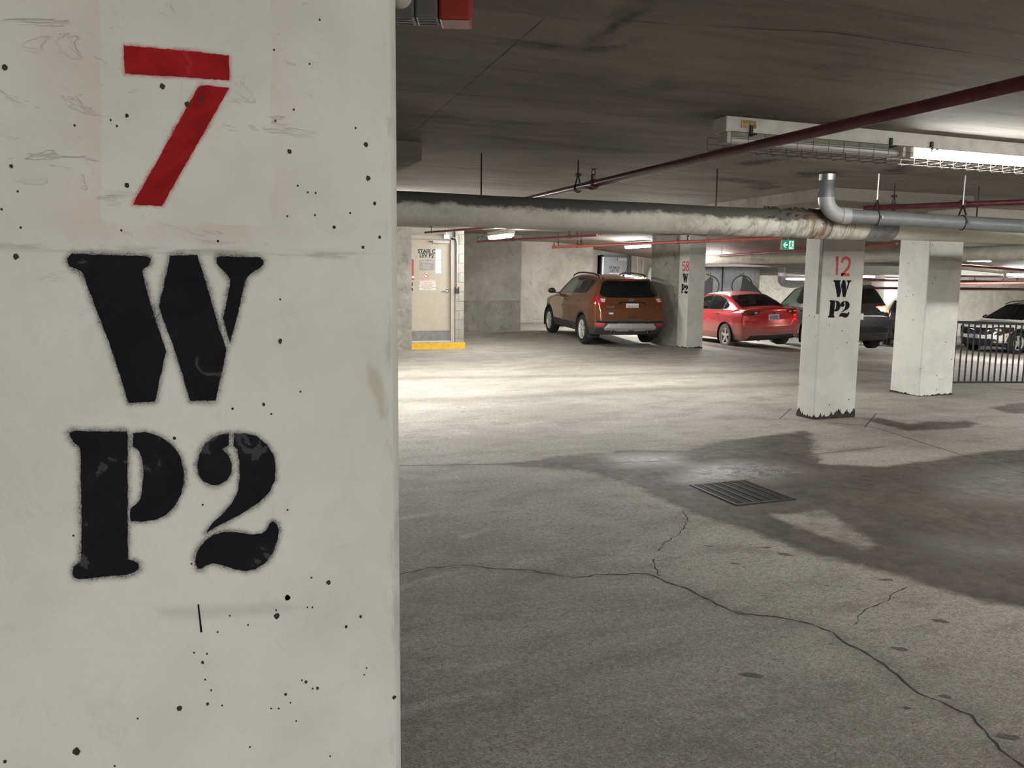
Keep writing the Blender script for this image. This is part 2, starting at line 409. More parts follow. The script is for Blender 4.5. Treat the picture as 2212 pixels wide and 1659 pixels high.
HOLES = [(-0.2066, 1.73, 0.0032), (-0.0429, 1.7238, 0.0032), (-0.0161, 1.7053, 0.0032), (0.0001, 1.7114, 0.0026), (-0.0835, 1.6865, 0.0022), (-0.1012, 1.6803, 0.0014), (-0.0947, 1.6739, 0.0014), (-0.0872, 1.6056, 0.003), (0.2009, 1.6717, 0.0032), (0.2033, 1.6286, 0.0032), (0.2114, 1.5964, 0.0022), (0.1578, 1.5638, 0.0022), (0.1348, 1.6067, 0.0014), (0.1249, 1.6069, 0.0014), (0.0984, 1.5759, 0.0014), (0.1335, 1.5784, 0.0014), (0.1789, 1.5828, 0.0014), (0.1951, 1.5387, 0.0022), (0.2177, 1.5524, 0.0022), (-0.2083, 1.5186, 0.0032), (-0.207, 1.6213, 0.0022), (-0.2014, 1.5521, 0.0014), (-0.1396, 1.6713, 0.0014), (0.0875, 1.7791, 0.0014), (0.1305, 1.7665, 0.0014), (0.144, 1.8213, 0.0014), (0.1097, 1.709, 0.0014), (0.087, 1.6933, 0.0014), (0.1876, 1.6918, 0.0014), (-0.0956, 1.5522, 0.0014), (0.0136, 1.542, 0.0014), (0.1125, 1.6148, 0.0014), (-0.2194, 1.5722, 0.0014), (-0.2021, 1.5931, 0.0014), (0.1033, 1.657, 0.003), (0.142, 1.0807, 0.0032), (0.0869, 1.0661, 0.0036), (0.1852, 1.0254, 0.0022), (0.1647, 1.0136, 0.0022), (0.1192, 1.048, 0.0014), (0.1126, 1.0489, 0.0014), (0.0121, 1.0508, 0.0014), (0.0345, 1.0346, 0.0014), (-0.0041, 1.0303, 0.0014), (-0.0338, 1.0062, 0.0014), (-0.024, 0.9909, 0.0022), (-0.0182, 1.0022, 0.0014), (-0.0549, 0.9317, 0.0036), (-0.02, 0.9317, 0.0022), (0.103, 0.9443, 0.0014), (0.1084, 0.941, 0.0022), (0.1173, 0.9298, 0.0014), (0.1238, 0.9292, 0.0022), (0.0807, 0.9277, 0.0022), (0.0869, 0.9143, 0.0014), (0.0609, 0.9105, 0.0014), (0.071, 0.9086, 0.0014), (0.0941, 0.886, 0.0014), (0.1892, 0.9382, 0.0014), (0.1925, 0.9478, 0.0014), (-0.1052, 0.927, 0.0014), (-0.0018, 0.9264, 0.0014), (-0.0148, 0.9504, 0.0014), (-0.0217, 0.9665, 0.0014), (-0.1779, 0.896, 0.0046), (-0.2566, 0.899, 0.0022), (-0.1352, 0.867, 0.0014), (0.1395, 0.8242, 0.0014), (0.0317, 0.8598, 0.0014), (0.2322, 0.8964, 0.003), (0.0712, 1.0504, 0.0014), (0.072, 1.0422, 0.004), (-0.0465, 1.2943, 0.0022), (0.0867, 1.0658, 0.0036), (0.1189, 1.0904, 0.0014), (-0.0327, 1.1275, 0.0014), (-0.1665, 1.1791, 0.0014), (0.0896, 1.1886, 0.0014), (-0.0162, 1.2049, 0.0014), (0.0244, 1.329, 0.0014), (0.072, 1.3198, 0.0014), (0.0241, 1.3289, 0.0014), (0.063, 1.3327, 0.0022), (0.11, 1.3478, 0.0014), (0.0136, 1.5421, 0.0014), (0.0871, 1.4694, 0.0014), (0.0856, 1.4151, 0.003)]
DRIP = [(0.2001, 1.3831), (0.2127, 1.3733), (0.2201, 1.3539), (0.2235, 1.3087), (0.2171, 1.3051), (0.2103, 1.3337), (0.1998, 1.3546)]
SMUDGE = [(-0.0757, 1.0721), (-0.0256, 1.0697), (0.0798, 1.0588), (0.0979, 1.0505), (0.0733, 1.0452), (-0.0262, 1.0526), (-0.0707, 1.0608)]

def floor_material():
    q = NT('floor_concrete')
    p = q.pos()
    pst = q.pos((0.55, 1.0, 1.0))
    edge = q.noise(p, 2.6, 4, 0.62, 0.5)
    edge2 = q.noise(p, 11, 4, 0.65)
    wet_raw = q.math('ADD', q.attr('wet'), q.math('MULTIPLY', q.math('SUBTRACT', edge, 0.5), 0.75))
    wet = q.ss(q.math('ADD', wet_raw, q.math('MULTIPLY', q.math('SUBTRACT', edge2, 0.5), 0.35)), 0.32, 0.72)
    big = q.noise(pst, 0.9, 4, 0.6, 0.25)
    mid = q.noise(pst, 3.4, 4, 0.68)
    fine = q.noise(p, 55, 2, 0.7)
    grit = q.noise(p, 160, 1, 0.6)
    col = q.mix(q.ss(big, 0.32, 0.68), (0.265, 0.242, 0.208), (0.385, 0.358, 0.315))
    col = q.mix(q.math('MULTIPLY', q.ss(mid, 0.49, 0.63), 0.60), col, (0.175, 0.155, 0.130))
    col = q.mix(q.math('MULTIPLY', q.ss(mid, 0.46, 0.32), 0.50), col, (0.470, 0.442, 0.395))
    # pale efflorescence, long thin streaks
    lt = q.ss(q.math('ADD', q.attr('light'), q.math('MULTIPLY', q.math('SUBTRACT', q.noise(pst, 6, 3, 0.7, 0.8), 0.5), 1.1)), 0.45, 0.9)
    col = q.mix(q.math('MULTIPLY', lt, 0.6), col, (0.53, 0.51, 0.465))
    # worn grit and pock marks
    col = q.mix(q.math('MULTIPLY', q.ss(grit, 0.53, 0.66), 0.70), col, (0.130, 0.112, 0.092))
    col = q.mix(q.math('MULTIPLY', q.ss(grit, 0.42, 0.28), 0.30), col, (0.52, 0.49, 0.44))
    # sandy grain at two sizes, then chipped pits at three sizes
    g1 = q.noise(p, 34, 3, 0.78); g2 = q.noise(q.pos((0.8, 1.2, 1)), 95, 3, 0.8)
    col = q.mix(q.math('MULTIPLY', q.ss(g1, 0.50, 0.62), 0.50), col, (0.175, 0.150, 0.122))
    col = q.mix(q.math('MULTIPLY', q.ss(g1, 0.48, 0.36), 0.34), col, (0.50, 0.475, 0.425))
    col = q.mix(q.math('MULTIPLY', q.ss(g2, 0.52, 0.62), 0.62), col, (0.125, 0.106, 0.086))
    col = q.mix(q.math('MULTIPLY', q.ss(g2, 0.46, 0.34), 0.42), col, (0.56, 0.53, 0.475))
    pock = 0.0
    for sc, th, ns, kn in ((16.0, 0.13, 1.9, 0.52), (44.0, 0.22, 2.7, 0.46)):
        wv = q.n('ShaderNodeVectorMath', operation='ADD')
        nz = q.n('ShaderNodeTexNoise'); q.t.links.new(p, nz.inputs['Vector']); nz.inputs['Scale'].default_value = sc*1.7; nz.inputs['Detail'].default_value = 1.0
        sc_ = q.n('ShaderNodeVectorMath', operation='SCALE'); q.t.links.new(nz.outputs['Color'], sc_.inputs[0]); sc_.inputs['Scale'].default_value = 0.75/sc
        q.t.links.new(q.pos((0.62, 1.0, 1.0)), wv.inputs[0]); q.t.links.new(sc_.outputs[0], wv.inputs[1])
        one = q.math('MULTIPLY', q.ss(q.voro(wv.outputs[0], sc), th, th*0.45), q.ss(q.noise(p, ns, 1, 0.6), kn, kn+0.10))
        one = q.math('MULTIPLY', one, q.ss(q.voro(wv.outputs[0], sc, out='Color'), 0.40, 0.58))
        pock = one if pock == 0.0 else q.math('MAXIMUM', pock, one)
    col = q.mix(q.math('MULTIPLY', pock, 0.8), col, (0.055, 0.046, 0.038))
    tr = q.math('MULTIPLY', q.attr('track'), q.lin(edge2, 0.3, 0.7, 0.45, 1.0))
    col = q.mix(q.math('MULTIPLY', tr, 0.78), col, (0.125, 0.113, 0.096))
    dt = q.math('MULTIPLY', q.attr('dirt'), q.lin(mid, 0.3, 0.7, 0.4, 1.1), clamp=True)
    col = q.mix(q.math('MULTIPLY', dt, 0.78), col, (0.085, 0.072, 0.058))
    wetcol = q.mix(q.ss(edge, 0.35, 0.65), (0.044, 0.036, 0.029), (0.078, 0.065, 0.052))
    wetcol = q.mix(q.math('MULTIPLY', q.ss(fine, 0.45, 0.65), 0.35), wetcol, (0.032, 0.026, 0.021))
    col = q.mix(q.math('MULTIPLY', wet, 0.93), col, wetcol)
    pud = q.math('MULTIPLY', q.attr('puddle'), q.lin(edge2, 0.36, 0.62, 0.1, 1.0), clamp=True)
    rough = q.mix(wet, q.lin(fine, 0.3, 0.7, 0.62, 0.85), q.mix(pud, q.lin(edge2, 0.35, 0.65, 0.50, 0.72), 0.24))
    h = q.math('ADD', q.math('MULTIPLY', g1, 0.6), q.math('MULTIPLY', g2, 0.6))
    h = q.math('ADD', h, q.math('MULTIPLY', pud, q.math('MULTIPLY', q.noise(p, 60, 2, 0.7), 3.2)))
    q.bump(h, 0.006, 0.8)
    return q.done(col, rough, spec=q.mix(wet, 0.30, q.mix(pud, 0.13, 0.8)))

def column_face_material():
    """white paint on board-formed concrete with stencil overspray read from signed distances"""
    q = NT('column_white_paint_stencilled')
    p = q.pos()
    big = q.noise(p, 4, 3, 0.6); mid = q.noise(p, 18, 3, 0.65, 0.6); fine = q.noise(p, 140, 1, 0.7)
    col = q.mix(q.ss(big, 0.32, 0.68), (0.610, 0.615, 0.555), (0.700, 0.705, 0.645))
    col = q.mix(q.math('MULTIPLY', q.ss(mid, 0.55, 0.75), 0.35), col, (0.56, 0.585, 0.54))
    col = q.mix(q.math('MULTIPLY', q.ss(mid, 0.42, 0.25), 0.18), col, (0.60, 0.53, 0.44))
    # old pink overspray left round the number by a square stencil card
    gh = q.math('MULTIPLY', q.attr('ghost'), q.lin(q.noise(p, 9, 3, 0.7), 0.3, 0.72, 0.0, 1.0), clamp=True)
    col = q.mix(q.math('MULTIPLY', gh, 0.36), col, (0.62, 0.30, 0.24))
    speck = q.noise(p, 420, 1, 0.7); cloud = q.noise(p, 55, 2, 0.6)
    def spray(name, amt, reach):
        d = q.attr(name)
        halo = q.ss(q.math('ADD', d, q.math('MULTIPLY', q.math('SUBTRACT', cloud, 0.5), 0.008)), -reach, 0.001)
        halo = q.math('MULTIPLY', q.math('POWER', halo, 3.0), q.lin(speck, 0.35, 0.62, 0.6, 1.1), clamp=True)
        return q.math('MULTIPLY', halo, amt)
    col = q.mix(spray('sdf_black', 0.85, 0.014), col, (0.012, 0.012, 0.016))
    col = q.mix(spray('sdf_red', 0.75, 0.008), col, (0.40, 0.045, 0.035))
    dp = q.attr('drip'); col = q.mix(q.math('MULTIPLY', dp, 0.55), col, (0.42, 0.37, 0.24))
    col = q.mix(q.math('MULTIPLY', q.attr('smudge'), 0.20), col, (0.12, 0.12, 0.12))
    # form-board joint and the grimy arris on the right
    jt = q.math('MULTIPLY', q.attr('joint'), q.ss(q.noise(q.pos((9, 1, 60)), 1.0, 3, 0.7), 0.42, 0.62))
    col = q.mix(q.math('MULTIPLY', jt, 0.55), col, (0.20, 0.18, 0.15))
    ed = q.math('MULTIPLY', q.attr('edge'), q.ss(q.noise(q.pos((40, 1, 9)), 1.0, 3, 0.7), 0.50, 0.68))
    col = q.mix(q.math('MULTIPLY', ed, 0.45), col, (0.23, 0.21, 0.16))
    fl = q.noise(q.pos((10, 10, 26)), 1.0, 4, 0.62, 1.2)
    flake = q.math('MULTIPLY', q.ss(fl, 0.585, 0.65), q.attr('flaky'))
    h = q.math('ADD', q.math('MULTIPLY', fine, 0.22), q.math('MULTIPLY', mid, 0.55))
    h = q.math('SUBTRACT', h, q.math('MULTIPLY', flake, 0.55))
    h = q.math('SUBTRACT', h, q.math('MULTIPLY', jt, 0.5))
    q.bump(h, 0.0035, 0.9)
    return q.done(col, 0.62, spec=0.35)

def stencil_paint(name, base, chip, amt):
    q = NT(name)
    p = q.pos()
    n1 = q.noise(p, 55, 5, 0.7); n2 = q.noise(p, 16, 4, 0.6, 1.0)
    col = q.mix(q.ss(n2, 0.3, 0.7), tuple(c*0.8 for c in base), tuple(c*1.25 for c in base))
    col = q.mix(q.math('MULTIPLY', q.ss(n2, 0.635, 0.66), amt), col, chip)
    col = q.mix(q.math('MULTIPLY', q.ss(n1, 0.66, 0.72), amt), col, chip)
    q.bump(n1, 0.0008)
    return q.done(col, 0.75, spec=0.08)

def glass(name, tint, alpha):
    q = NT(name)
    q.b.inputs['Base Color'].default_value = (0.008, 0.010, 0.010, 1)
    q.b.inputs['Roughness'].default_value = 0.03
    q.b.inputs['Specular IOR Level'].default_value = 0.6
    tr = q.n('ShaderNodeBsdfTransparent'); tr.inputs[0].default_value = (*tint, 1)
    mx = q.n('ShaderNodeMixShader'); mx.inputs[0].default_value = alpha
    q.t.links.new(tr.outputs[0], mx.inputs[1]); q.t.links.new(q.b.outputs[0], mx.inputs[2])
    q.t.links.new(mx.outputs[0], q.out.inputs['Surface'])
    return q.m

def carpaint(name, base, metal, dust, dust_z):
    """metallic paint with road dust, thicker low down on the panels"""
    q = NT(name)
    p = q.pos()
    tc = q.n('ShaderNodeTexCoord'); sp = q.n('ShaderNodeSeparateXYZ')
    q.t.links.new(tc.outputs['Object'], sp.inputs[0])
    n = q.noise(p, 5, 6, 0.65)
    low = q.math('ADD', q.ss(sp.outputs[2], dust_z, 0.2), q.math('MULTIPLY', q.math('SUBTRACT', n, 0.5), 0.5))
    f = q.math('MULTIPLY', q.ss(low, 0.05, 1.0), dust, clamp=True)
    f = q.math('MAXIMUM', f, dust*0.10)
    col = q.mix(f, base, (0.30, 0.25, 0.21))
    return q.done(col, q.lin(f, 0, 1, 0.22, 0.75), q.lin(f, 0, 0.8, metal, 0.0), q.lin(f, 0, 0.8, 0.8, 0.0))

M['floor'] = floor_material()
M['ceiling'] = concrete('ceiling_concrete', (0.205, 0.180, 0.150), (0.300, 0.270, 0.232), 0.9, (0.5, 1.6, 1), 0.35, 0.35, False, 0.003, stain=True)
M['wall'] = concrete('wall_concrete', (0.35, 0.33, 0.285), (0.49, 0.47, 0.41), 0.8, (1, 1, 1), 0, 0.32, True, 0.006)
M['wall_blue'] = concrete('wall_grey_concrete', (0.34, 0.36, 0.37), (0.48, 0.50, 0.51), 0.9, (1, 1, 1), 0, 0.35, True, 0.004)
M['wall_dim'] = concrete('wall_stained_concrete', (0.29, 0.27, 0.235), (0.40, 0.38, 0.335), 1.3, (1, 1, 1), 0, 0.55, True, 0.006)
M['block'] = concrete('concrete_block', (0.29, 0.275, 0.235), (0.36, 0.34, 0.295), 2.5, (1, 1, 1), 0, 0.15, False, 0.003)
M['white_col'] = concrete('column_white_paint', (0.58, 0.575, 0.52), (0.69, 0.685, 0.625), 1.6, (1, 1, 1), 0, 0.10, True, 0.003, 0.65)
M['bare_band'] = plain('bare_grey_concrete', (0.26, 0.25, 0.22), 0.85)
M['dark_strip'] = plain('dark_grey_strip', (0.20, 0.195, 0.18), 0.85, var=0.25, scale=7)
M['col_face'] = column_face_material()
M['black_stencil'] = stencil_paint('black_stencil_paint', (0.009, 0.009, 0.012), (0.075, 0.073, 0.080), 0.55)
M['red_stencil'] = stencil_paint('red_stencil_paint', (0.27, 0.012, 0.014), (0.34, 0.045, 0.04), 0.5)
M['red_faded'] = stencil_paint('faded_red_stencil_paint', (0.62, 0.11, 0.10), (0.6, 0.35, 0.3), 0.4)
M['pale_lip'] = plain('pale_spalled_edge', (0.43, 0.41, 0.36), 0.95, var=0.25, scale=30)
M['crack'] = plain('crack_dark', (0.035, 0.028, 0.022), 0.95)
M['line_yellow'] = plain('worn_yellow_line', (0.42, 0.34, 0.13), 0.8, var=0.4, scale=9)
M['joint'] = plain('joint_dark', (0.050, 0.041, 0.033), 0.9)
M['pale_joint'] = plain('worn_mark', (0.10, 0.088, 0.074), 0.95, var=0.4, scale=60)
M['seam'] = plain('formwork_seam', (0.085, 0.072, 0.060), 0.95)
M['foot_dirt'] = plain('black_mildew', (0.035, 0.033, 0.024), 0.95, var=0.5, scale=40, bump=0.004)
M['red_pipe'] = plain('red_pipe_paint', (0.110, 0.026, 0.032), 0.33, 0.0, var=0.25)
M['red_pipe_lit'] = plain('lit_red_pipe_paint', (0.34, 0.085, 0.070), 0.4, var=0.2)  # lighter copy of the red pipe paint, lamplight put into its colour
M['black_iron'] = plain('black_iron', (0.020, 0.018, 0.018), 0.55, 0.3)
M['steel'] = plain('galvanised_steel', (0.45, 0.45, 0.44), 0.38, 0.9)
M['chrome'] = plain('chrome', (0.75, 0.75, 0.75), 0.12, 1.0, var=0.02)
M['alu'] = plain('alloy', (0.66, 0.65, 0.62), 0.38, 0.35, var=0.08)
M['pvc'] = plain('grey_plastic_pipe', (0.175, 0.185, 0.187), 0.38, var=0.08)
M['pvc_light'] = plain('pale_grey_plastic_fitting', (0.36, 0.365, 0.355), 0.4, var=0.06)
M['pvc_clear'] = plain('clear_grey_coupling', (0.17, 0.18, 0.19), 0.12, var=0.1, coat=0.5)
M['white_metal'] = plain('white_enamel', (0.56, 0.54, 0.48), 0.5, var=0.14, scale=9)
M['tube_off'] = plain('dead_tube', (0.62, 0.62, 0.60), 0.3, var=0.03)
M['wire'] = plain('guard_wire', (0.075, 0.067, 0.060), 0.5, 0.6)
M['wire_lit'] = plain('guard_wire_white', (0.55, 0.53, 0.48), 0.5)
M['yellowed'] = plain('yellowed_sticker', (0.40, 0.27, 0.12), 0.7, var=0.4, scale=60)
M['door_beige'] = plain('beige_door_paint', (0.40, 0.358, 0.282), 0.5, var=0.04)
M['frame_beige'] = plain('beige_frame_paint', (0.38, 0.35, 0.285), 0.5, var=0.05)
M['door_blue'] = plain('grey_blue_door_paint', (0.20, 0.225, 0.255), 0.4, var=0.05)
M['frame_dark'] = plain('dark_frame', (0.04, 0.045, 0.05), 0.4)
M['kick'] = plain('scuffed_kick_plate', (0.20, 0.195, 0.185), 0.45, 0.5, var=0.15, scale=12)
M['yellow'] = plain('yellow_curb_paint', (0.70, 0.40, 0.022), 0.55, var=0.12, scale=12, bump=0.003)
M['sill'] = plain('step_concrete', (0.30, 0.28, 0.24), 0.85, var=0.2)
M['plaque'] = plain('grey_plaque', (0.27, 0.24, 0.235), 0.5)
M['white_sign'] = plain('white_sign', (0.66, 0.63, 0.57), 0.5, var=0.03)
M['ink'] = plain('black_ink', (0.012, 0.012, 0.014), 0.5)
M['ink_red'] = plain('red_ink', (0.45, 0.07, 0.04), 0.5)
M['ink_pale'] = plain('pale_ink', (0.48, 0.45, 0.44), 0.5)
M['ink_blue'] = plain('blue_ink', (0.04, 0.06, 0.16), 0.5)
M['lit_pane'] = emit('stair_light_through_pane', (0.86, 0.97, 1.0), 1.0)
M['pane_cream'] = emit('dim_stair_light_through_pane', (0.75, 0.68, 0.46), 0.28)
M['exit_green'] = emit('exit_sign_green', (0.0, 0.26, 0.14), 0.75)
M['exit_white'] = emit('exit_sign_pale', (0.55, 1.0, 0.80), 0.95)
M['device_grey'] = plain('device_grey', (0.15, 0.155, 0.15), 0.4)
M['device_red'] = plain('device_red', (0.33, 0.030, 0.020), 0.35, var=0.05)
M['black_plastic'] = plain('black_plastic', (0.014, 0.014, 0.015), 0.45)
M['dark_trim'] = plain('dark_grey_cladding', (0.040, 0.036, 0.034), 0.6, var=0.2)
M['tyre'] = plain('tyre_rubber', (0.016, 0.015, 0.014), 0.8, var=0.2)
M['tyre_dusty'] = plain('dusty_tyre', (0.15, 0.125, 0.10), 0.9, var=0.3)
M['under'] = plain('underbody_dark', (0.012, 0.011, 0.010), 0.9)
M['silver_plastic'] = plain('silver_plastic', (0.40, 0.385, 0.36), 0.45, 0.3, var=0.06)
M['lens_red'] = plain('red_lens', (0.26, 0.012, 0.018), 0.12, coat=0.6, var=0.2)
M['lens_clear'] = plain('clear_lens', (0.62, 0.58, 0.53), 0.12, 0.3, coat=0.6, var=0.3, scale=30)
M['lens_dark'] = plain('smoked_lens', (0.035, 0.022, 0.022), 0.1, coat=0.6)
M['reflector'] = plain('red_reflector', (0.42, 0.02, 0.025), 0.25, var=0.1)
M['marker_orange'] = plain('orange_lens', (0.60, 0.17, 0.03), 0.25, var=0.05)
M['plate'] = plain('white_plate', (0.66, 0.65, 0.62), 0.4, var=0.05)
M['plate_grey'] = plain('grey_plate', (0.22, 0.23, 0.26), 0.5, var=0.3, scale=40)
M['brake'] = emit('brake_light', (1.0, 0.06, 0.03), 9.0)
M['brake_hot'] = emit('brake_light_core', (1.0, 0.62, 0.30), 40.0)
M['seat'] = plain('dark_seat', (0.030, 0.030, 0.031), 0.8)
M['glass_dark'] = glass('privacy_glass', (0.10, 0.11, 0.11), 0.82)
M['glass_mid'] = glass('car_glass', (0.62, 0.72, 0.66), 0.30)
M['glass_rear'] = glass('tinted_rear_glass', (0.30, 0.28, 0.25), 0.55)
M['paint_copper'] = carpaint('copper_brown_paint', (0.21, 0.078, 0.030), 0.60, 0.16, 0.7)
M['paint_red'] = carpaint('red_paint', (0.54, 0.008, 0.022), 0.25, 0.66, 0.98)
M['paint_grey'] = carpaint('dark_grey_paint', (0.045, 0.046, 0.048), 0.6, 0.2, 0.6)
M['paint_white'] = carpaint('white_paint', (0.66, 0.65, 0.62), 0.0, 0.10, 0.5)
M['paint_black'] = carpaint('black_paint', (0.010, 0.010, 0.011), 0.3, 0.15, 0.5)
M['roof_black'] = plain('gloss_black', (0.010, 0.010, 0.011), 0.12, coat=0.6)
M['insul_old'] = None

def insulation(name, sooty, k=1.0):
    q = NT(name)
    p = q.pos()
    g = q.n('ShaderNodeNewGeometry'); sp = q.n('ShaderNodeSeparateXYZ'); q.t.links.new(g.outputs['Normal'], sp.inputs[0])
    big = q.noise(q.pos((1.4, 3, 3)), 1.5, 6, 0.65, 0.5); mid = q.noise(p, 14, 6, 0.7, 0.8); fine = q.noise(p, 70, 4, 0.7)
    col = q.mix(q.ss(big, 0.3, 0.7), tuple(c*k for c in (0.60, 0.575, 0.49)), tuple(c*k for c in (0.74, 0.715, 0.63)))
    col = q.mix(q.math('MULTIPLY', q.ss(mid, 0.52, 0.7), 0.26), col, (0.30, 0.275, 0.22))
    # soot and dust that settled on the upper half of the jacket, with a ragged lower edge
    edge = q.math('ADD', sp.outputs[2], q.math('MULTIPLY', q.math('SUBTRACT', q.noise(q.pos((2.0, 2.6, 2.6)), 2.2, 7, 0.72, 0.3), 0.5), 1.35))
    so = q.ss(edge, 0.02, 0.42)
    col = q.mix(q.math('MULTIPLY', so, sooty), col, (0.050, 0.048, 0.043))
    dr = q.math('MULTIPLY', q.attr('rust'), q.ss(q.noise(q.pos((26, 3, 3)), 1.0, 4, 0.6, 0.5), 0.47, 0.55), clamp=True)
    col = q.mix(q.math('MULTIPLY', dr, 0.85), col, (0.20, 0.085, 0.030))
    gr = q.math('MULTIPLY', q.attr('grime'), q.ss(q.noise(q.pos((7, 4, 4)), 1.0, 6, 0.7, 0.6), 0.46, 0.62), clamp=True)
    col = q.mix(q.math('MULTIPLY', gr, 0.55), col, (0.12, 0.105, 0.08))
    q.bump(q.math('ADD', q.math('MULTIPLY', mid, 1.0), q.math('MULTIPLY', fine, 0.3)), 0.010)
    return q.done(col, 0.8, spec=0.25)
M['insul_old'] = insulation('old_pipe_jacket', 0.93)
M['insul_clean'] = insulation('pale_pipe_jacket', 0.20, 1.15)
M['foil'] = plain('crinkled_foil', (0.42, 0.42, 0.42), 0.30, 0.9, var=0.2, scale=20, bump=0.02)
M['tape'] = plain('grey_tape_wrap', (0.27, 0.265, 0.265), 0.28, 0.55, var=0.3, scale=14, bump=0.012)
M['rubble'] = plain('crumbling_mineral_wool', (0.12, 0.10, 0.078), 0.95, var=0.5, scale=30, bump=0.02)
M['duct_white'] = plain('pale_duct_jacket', (0.50, 0.50, 0.49), 0.6, var=0.08)
M['fence'] = plain('black_fence_paint', (0.030, 0.032, 0.031), 0.4, var=0.1)
M['grate'] = plain('cast_grate', (0.022, 0.021, 0.020), 0.55, 0.2, var=0.2)
M['silver_bag'] = plain('black_fabric', (0.012, 0.012, 0.013), 0.85)
M['tarp'] = plain('brown_tarp', (0.10, 0.085, 0.06), 0.85, var=0.2)
# ------------------------------------------------------------------ floor
def arange(*segs):
    out = []
    for a, b, s in segs:
        n = max(1, int(round((b-a)/s)))
        out += [a + (b-a)*i/n for i in range(n)]
    out.append(segs[-1][1])
    return np.array(out)

GX0, GX1, GY0, GY1 = 3.283, 3.763, 4.470, 5.030      # drain pit
xs = arange((-9, 0.2, 0.6), (0.2, GX0, 0.03), (GX0, GX1, 0.03), (GX1, 9.0, 0.03), (9.0, 13, 0.10), (13, 16, 0.25), (16, 34, 0.6))
ys = arange((-9, 1.6, 0.6), (1.6, GY0, 0.03), (GY0, GY1, 0.03), (GY1, 10.2, 0.03), (10.2, 14.4, 0.08), (14.4, 22, 0.2), (22, 30, 0.5))
co, quads = grid_mesh(xs, ys, hf)
cx_ = co[quads].mean(1)
keep = ~((cx_[:, 0] > GX0) & (cx_[:, 0] < GX1) & (cx_[:, 1] > GY0) & (cx_[:, 1] < GY1))
fx, fy = co[:, 0], co[:, 1]
wet = np.clip(0.5 + poly_sdf(fx, fy, WET)/0.30, 0, 1)
for pl in DRYP:
    wet *= 1 - np.clip(0.5 + poly_sdf(fx, fy, pl)/0.16, 0, 1)*(0.92 if pl is DRYP[0] else 0.55)
# a concrete apron round the drain stays a little paler
apr = poly_sdf(fx, fy, [(GX0-.16, GY0-.16), (GX1+.16, GY0-.16), (GX1+.16, GY1+.10), (GX0-.16, GY1+.10)])
wet *= 1 - 0.12*np.clip(0.5 + apr/0.05, 0, 1)
for pl in STAIN[:2]:
    wet = np.maximum(wet, 0.8*np.clip(0.5 + poly_sdf(fx, fy, pl)/0.25, 0, 1))
dirt = 0.7*np.clip(0.4 + poly_sdf(fx, fy, STAIN[2])/1.2, 0, 1)
dirt = np.maximum(dirt, 0.55*np.clip(1 - line_dist(fx, fy, CRACKS[0])/0.10, 0, 1))
dirt = np.maximum(dirt, 0.40*np.clip(1 - line_dist(fx, fy, JOINTS[0])/0.12, 0, 1))
dirt = np.maximum(dirt, 0.30*np.clip(1 - line_dist(fx, fy, CRACKS[2])/0.10, 0, 1))
track = np.zeros(len(fx))
for pts, w in zip(TRACKS, (0.22, 0.30)):
    track = np.maximum(track, np.clip(1.25 - line_dist(fx, fy, pts)/w, 0, 1))
light = np.zeros(len(fx))
for i, j in ((0, 1), (1, 2), (3, 4), (5, 6), (7, 8), (9, 10), (10, 11), (12, 13)):
    light = np.maximum(light, 0.85*np.clip(1 - line_dist(fx, fy, [LIGHTP[i], LIGHTP[j]])/0.10, 0, 1))
light = np.maximum(light, 0.6*np.clip(1 - np.abs(fy - (7.0 - 0.12*(fx-6.4)))/0.35, 0, 1)*np.clip(1-np.abs(fx-6.6)/1.3, 0, 1))
me = np_mesh('floor', co, quads[keep], M['floor'])
puddle = np.zeros(len(fx))
for pl, sw in zip(PUDDLE, (0.7, 1.0, 0.6, 0.6)):
    puddle = np.maximum(puddle, sw*np.clip(0.5 + poly_sdf(fx, fy, pl)/0.34, 0, 1))
for nm, v in (('puddle', puddle), ('wet', wet), ('dirt', dirt), ('track', track), ('light', light)): set_attr(me, nm, v)
floor = prop(link('floor', me), kind='structure')

rng = random.Random(4)
def jagged(pts, step, amp):
    out = [pts[0]]
    for a, b in zip(pts[:-1], pts[1:]):
        L = math.dist(a, b); n = max(1, int(L/step))
        nx_, ny_ = -(b[1]-a[1])/L, (b[0]-a[0])/L
        for i in range(1, n+1):
            t = i/n; j = rng.uniform(-amp, amp) if i < n else 0
            out.append((a[0]+(b[0]-a[0])*t+nx_*j, a[1]+(b[1]-a[1])*t+ny_*j))
    return out
for i, (pts, w) in enumerate(zip(CRACKS, (0.009, 0.008, 0.006, 0.006))):
    pj = jagged(pts, 0.035, 0.009)
    if i == 0:   # the near lip of the long crack is chipped pale
        for a_, b_ in ((2, 22), (26, 46)):
            lip = [(x_, y_-0.010) for x_, y_ in pj[a_:b_]]
            MB().ribbon(lip, [0.011*rng.uniform(0.3, 1.5) for _ in lip], lambda x, y: gz(x, y)+0.0008).build('crack_lip', M['pale_lip'], floor)
    MB().ribbon(pj, [w*rng.uniform(0.35, 1.5) for _ in pj], lambda x, y: gz(x, y)+0.0012).build('crack', M['crack'], floor)
for pts, w in zip(JOINTS, (0.014, 0.016, 0.013, 0.013)):
    pj = jagged(pts, 0.12, 0.002)
    MB().ribbon(pj, w, lambda x, y: gz(x, y)+0.0010).build('joint', M['joint'], floor)
pj = jagged([(7.57, 19.5), (7.70, 18.3)], 0.06, 0.004)
MB().ribbon(pj, [0.10*rng.uniform(0.5, 1.1) for _ in pj], lambda x, y: gz(x, y)+0.004).build('bay_line', M['line_yellow'], floor)
sp = MB()
